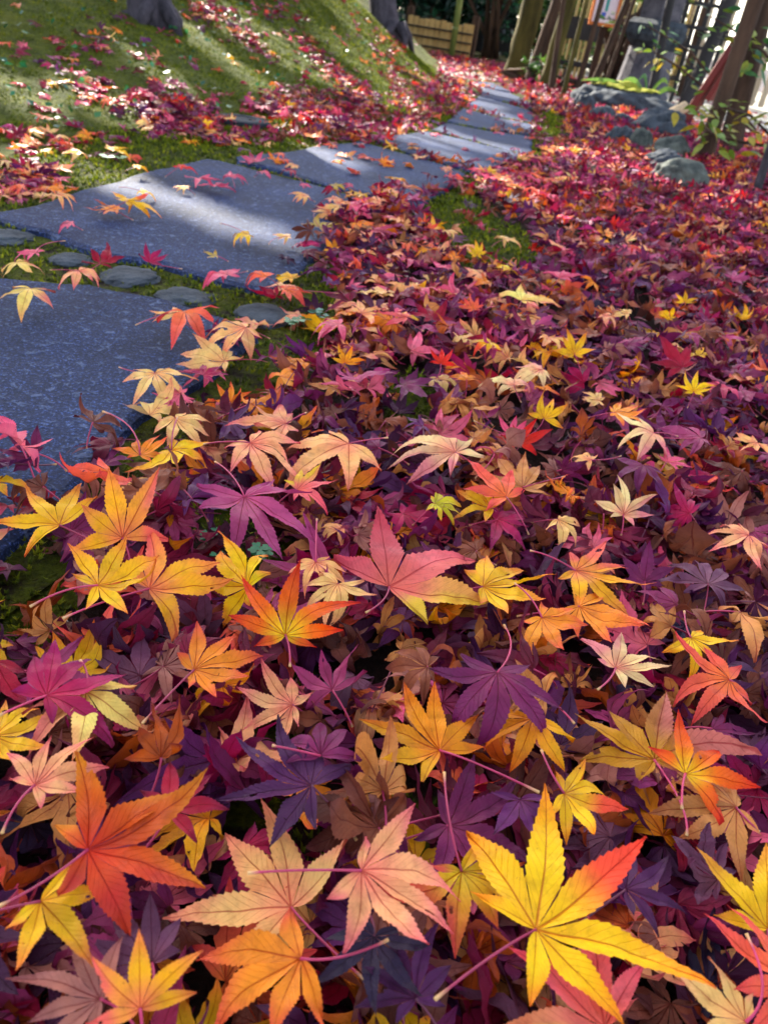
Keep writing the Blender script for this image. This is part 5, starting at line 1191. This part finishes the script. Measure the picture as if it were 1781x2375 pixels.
# ---- moss sprigs, clover, small green weeds, twigs
def moss_sprigs(P, nrm, size, seed):
    r = np.random.default_rng(seed); n = len(P); k = 4; V = []; C = []
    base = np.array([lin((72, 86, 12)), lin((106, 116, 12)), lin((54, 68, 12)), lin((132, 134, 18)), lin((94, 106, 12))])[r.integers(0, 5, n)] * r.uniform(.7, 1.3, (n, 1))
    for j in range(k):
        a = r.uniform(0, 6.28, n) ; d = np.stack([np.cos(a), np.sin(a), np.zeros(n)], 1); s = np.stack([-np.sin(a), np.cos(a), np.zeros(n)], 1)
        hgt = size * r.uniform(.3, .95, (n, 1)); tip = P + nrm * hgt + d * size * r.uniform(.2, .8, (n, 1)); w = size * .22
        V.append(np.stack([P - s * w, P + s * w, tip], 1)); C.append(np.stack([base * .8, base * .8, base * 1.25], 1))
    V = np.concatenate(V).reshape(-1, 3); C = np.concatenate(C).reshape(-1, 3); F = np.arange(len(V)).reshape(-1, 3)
    return V, F, np.clip(C, 0, 1)
n = 110000; x = rng.uniform(-1.0, .9, n); y = .15 + 5.4 * rng.random(n) ** 1.6
m = moss_amount(x, y) * (~on_slab(x, y)); gapm = (x > path_left(y) - .1) & (x < path_right(y) + .03) & ~on_slab(x, y)
k = (rng.random(n) < np.maximum(m, gapm * .8)) & (x > toe(y) - .02); x, y = x[k], y[k]; dd = np.hypot(x, y)
z = .004 * (1 + wob(x, y, 20)); P1 = np.stack([x, y, z - .002], 1)
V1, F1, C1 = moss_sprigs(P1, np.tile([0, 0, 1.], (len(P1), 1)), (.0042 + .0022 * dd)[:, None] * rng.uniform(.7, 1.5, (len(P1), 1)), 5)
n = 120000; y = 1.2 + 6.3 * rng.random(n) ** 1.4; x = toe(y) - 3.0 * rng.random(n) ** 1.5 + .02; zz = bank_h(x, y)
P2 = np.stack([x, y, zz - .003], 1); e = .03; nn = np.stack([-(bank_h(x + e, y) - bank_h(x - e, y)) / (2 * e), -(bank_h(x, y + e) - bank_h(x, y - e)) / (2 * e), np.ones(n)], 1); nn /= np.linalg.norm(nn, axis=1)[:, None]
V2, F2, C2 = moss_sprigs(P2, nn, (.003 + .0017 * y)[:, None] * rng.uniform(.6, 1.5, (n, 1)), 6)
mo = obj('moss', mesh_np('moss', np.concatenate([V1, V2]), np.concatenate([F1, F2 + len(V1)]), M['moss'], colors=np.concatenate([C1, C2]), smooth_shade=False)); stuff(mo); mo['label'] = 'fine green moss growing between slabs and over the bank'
def clover(px, py, s, label, nleaf=3, tris=3, cl=(44, 132, 84)):
    b = gp(px, py, .012); root = thing('clover', label, 'plant', (b[0], b[1], 0), 'small clover plants in the moss')
    for k in range(nleaf):
        c = b + np.array([rnd.uniform(-1, 1) * s * 1.3 * (k > 0), rnd.uniform(-1, 1) * s * 1.3 * (k > 0), rnd.uniform(.006, .014)])
        mb = MB(); mb.tube([(c[0], c[1], -.002), tuple(c)], .0005, 5); o = part('stalk', mb.mesh('stalk', M['bamboo']), root)
        V = []; F = []; a0 = rnd.uniform(0, 6)
        for j in range(3):
            a = a0 + j * 2.094; d = np.array([math.cos(a), math.sin(a), .12]); t = np.array([-math.sin(a), math.cos(a), 0]); i = len(V)
            V += [c, c + d * s * .45 + t * s * .38, c + d * s * .85 + t * s * .42, c + d * s * .95 + t * s * .18, c + d * s * .8, c + d * s * .95 - t * s * .18, c + d * s * .85 - t * s * .42, c + d * s * .45 - t * s * .38]
            F += [(i, i + 1, i + 2, i + 3, i + 4), (i, i + 4, i + 5, i + 6, i + 7)]
        part('leaflets', mesh_np('leaflets', np.array(V), F, M['foliage'], colors=np.tile(lin(cl), (len(V), 1)), smooth_shade=False), root)
clover(407, 1163, .010, 'bright clover leaf between the tall golden leaf and the mauve leaf', 2)
clover(478, 1268, .007, 'small clover leaf in the moss left of the mauve leaf tips')
clover(596, 1290, .009, 'clover cluster in the moss directly behind the scarlet leaf', 4)
clover(528, 1312, .007, 'tiny clover in the moss below the mauve leaf')
clover(730, 738, .012, 'round clover leaf beside the oval stone in the moss patch', 3, 3, (40, 120, 96))
clover(690, 760, .012, 'feathery green seedling in front of the oval stone', 4, 3, (60, 120, 70))
clover(250, 372, .022, 'round-leaved green plant on the sunlit moss by the second slab', 3, 3, (70, 150, 90))
V = []; C = []
for k in range(130):                                   # teal weeds on the bank
    px, py = rb.uniform(0, 900), rb.uniform(-30, 330); g = hit(px, py)
    if g[0] > toe(g[1]) - .05 or g[1] > 9: continue
    for j in range(rb.integers(1, 4)): V.append(g + [rb.normal() * .03, rb.normal() * .03, .018 + .01 * rb.random()])
Vw, Fw, Cw = leaf_cloud(np.array(V), .026, .9, [(40, 104, 66), (34, 90, 66), (56, 116, 60), (50, 100, 44)], .75, 9, .05)
wo_ = obj('ground_cover', mesh_np('ground_cover', Vw, Fw, M['foliage'], colors=Cw, smooth_shade=False)); stuff(wo_); wo_['label'] = 'small round green weeds dotted over the mossy bank'
def twig(pts, r, label, mat='twig'):
    P = [gp(a, b, zz) for a, b, zz in pts]; root = thing('twig', label, 'twig', P[0]); mb = MB(); mb.tube(P, [r * (1 - .5 * k / (len(P) - 1)) for k in range(len(P))], 7, .1); part('shaft', mb.mesh('shaft', M[mat]), root)
    s = P[1] + (P[2] - P[1]) * .3; mb = MB(); mb.tube([s, s + (P[2] - P[0]) * .2 + [.006, .006, .006]], [r * .6, r * .3], 6); part('side_shoot', mb.mesh('side_shoot', M[mat]), root)
twig([(150, 1435, .012), (170, 1462, .02), (196, 1470, .014)], .0013, 'short pale forked twig on the moss beside the curled tan leaf')
twig([(718, 1066, .03), (735, 1090, .036), (756, 1116, .028)], .0011, 'thin grey twig beside the salmon leaf in the litter')
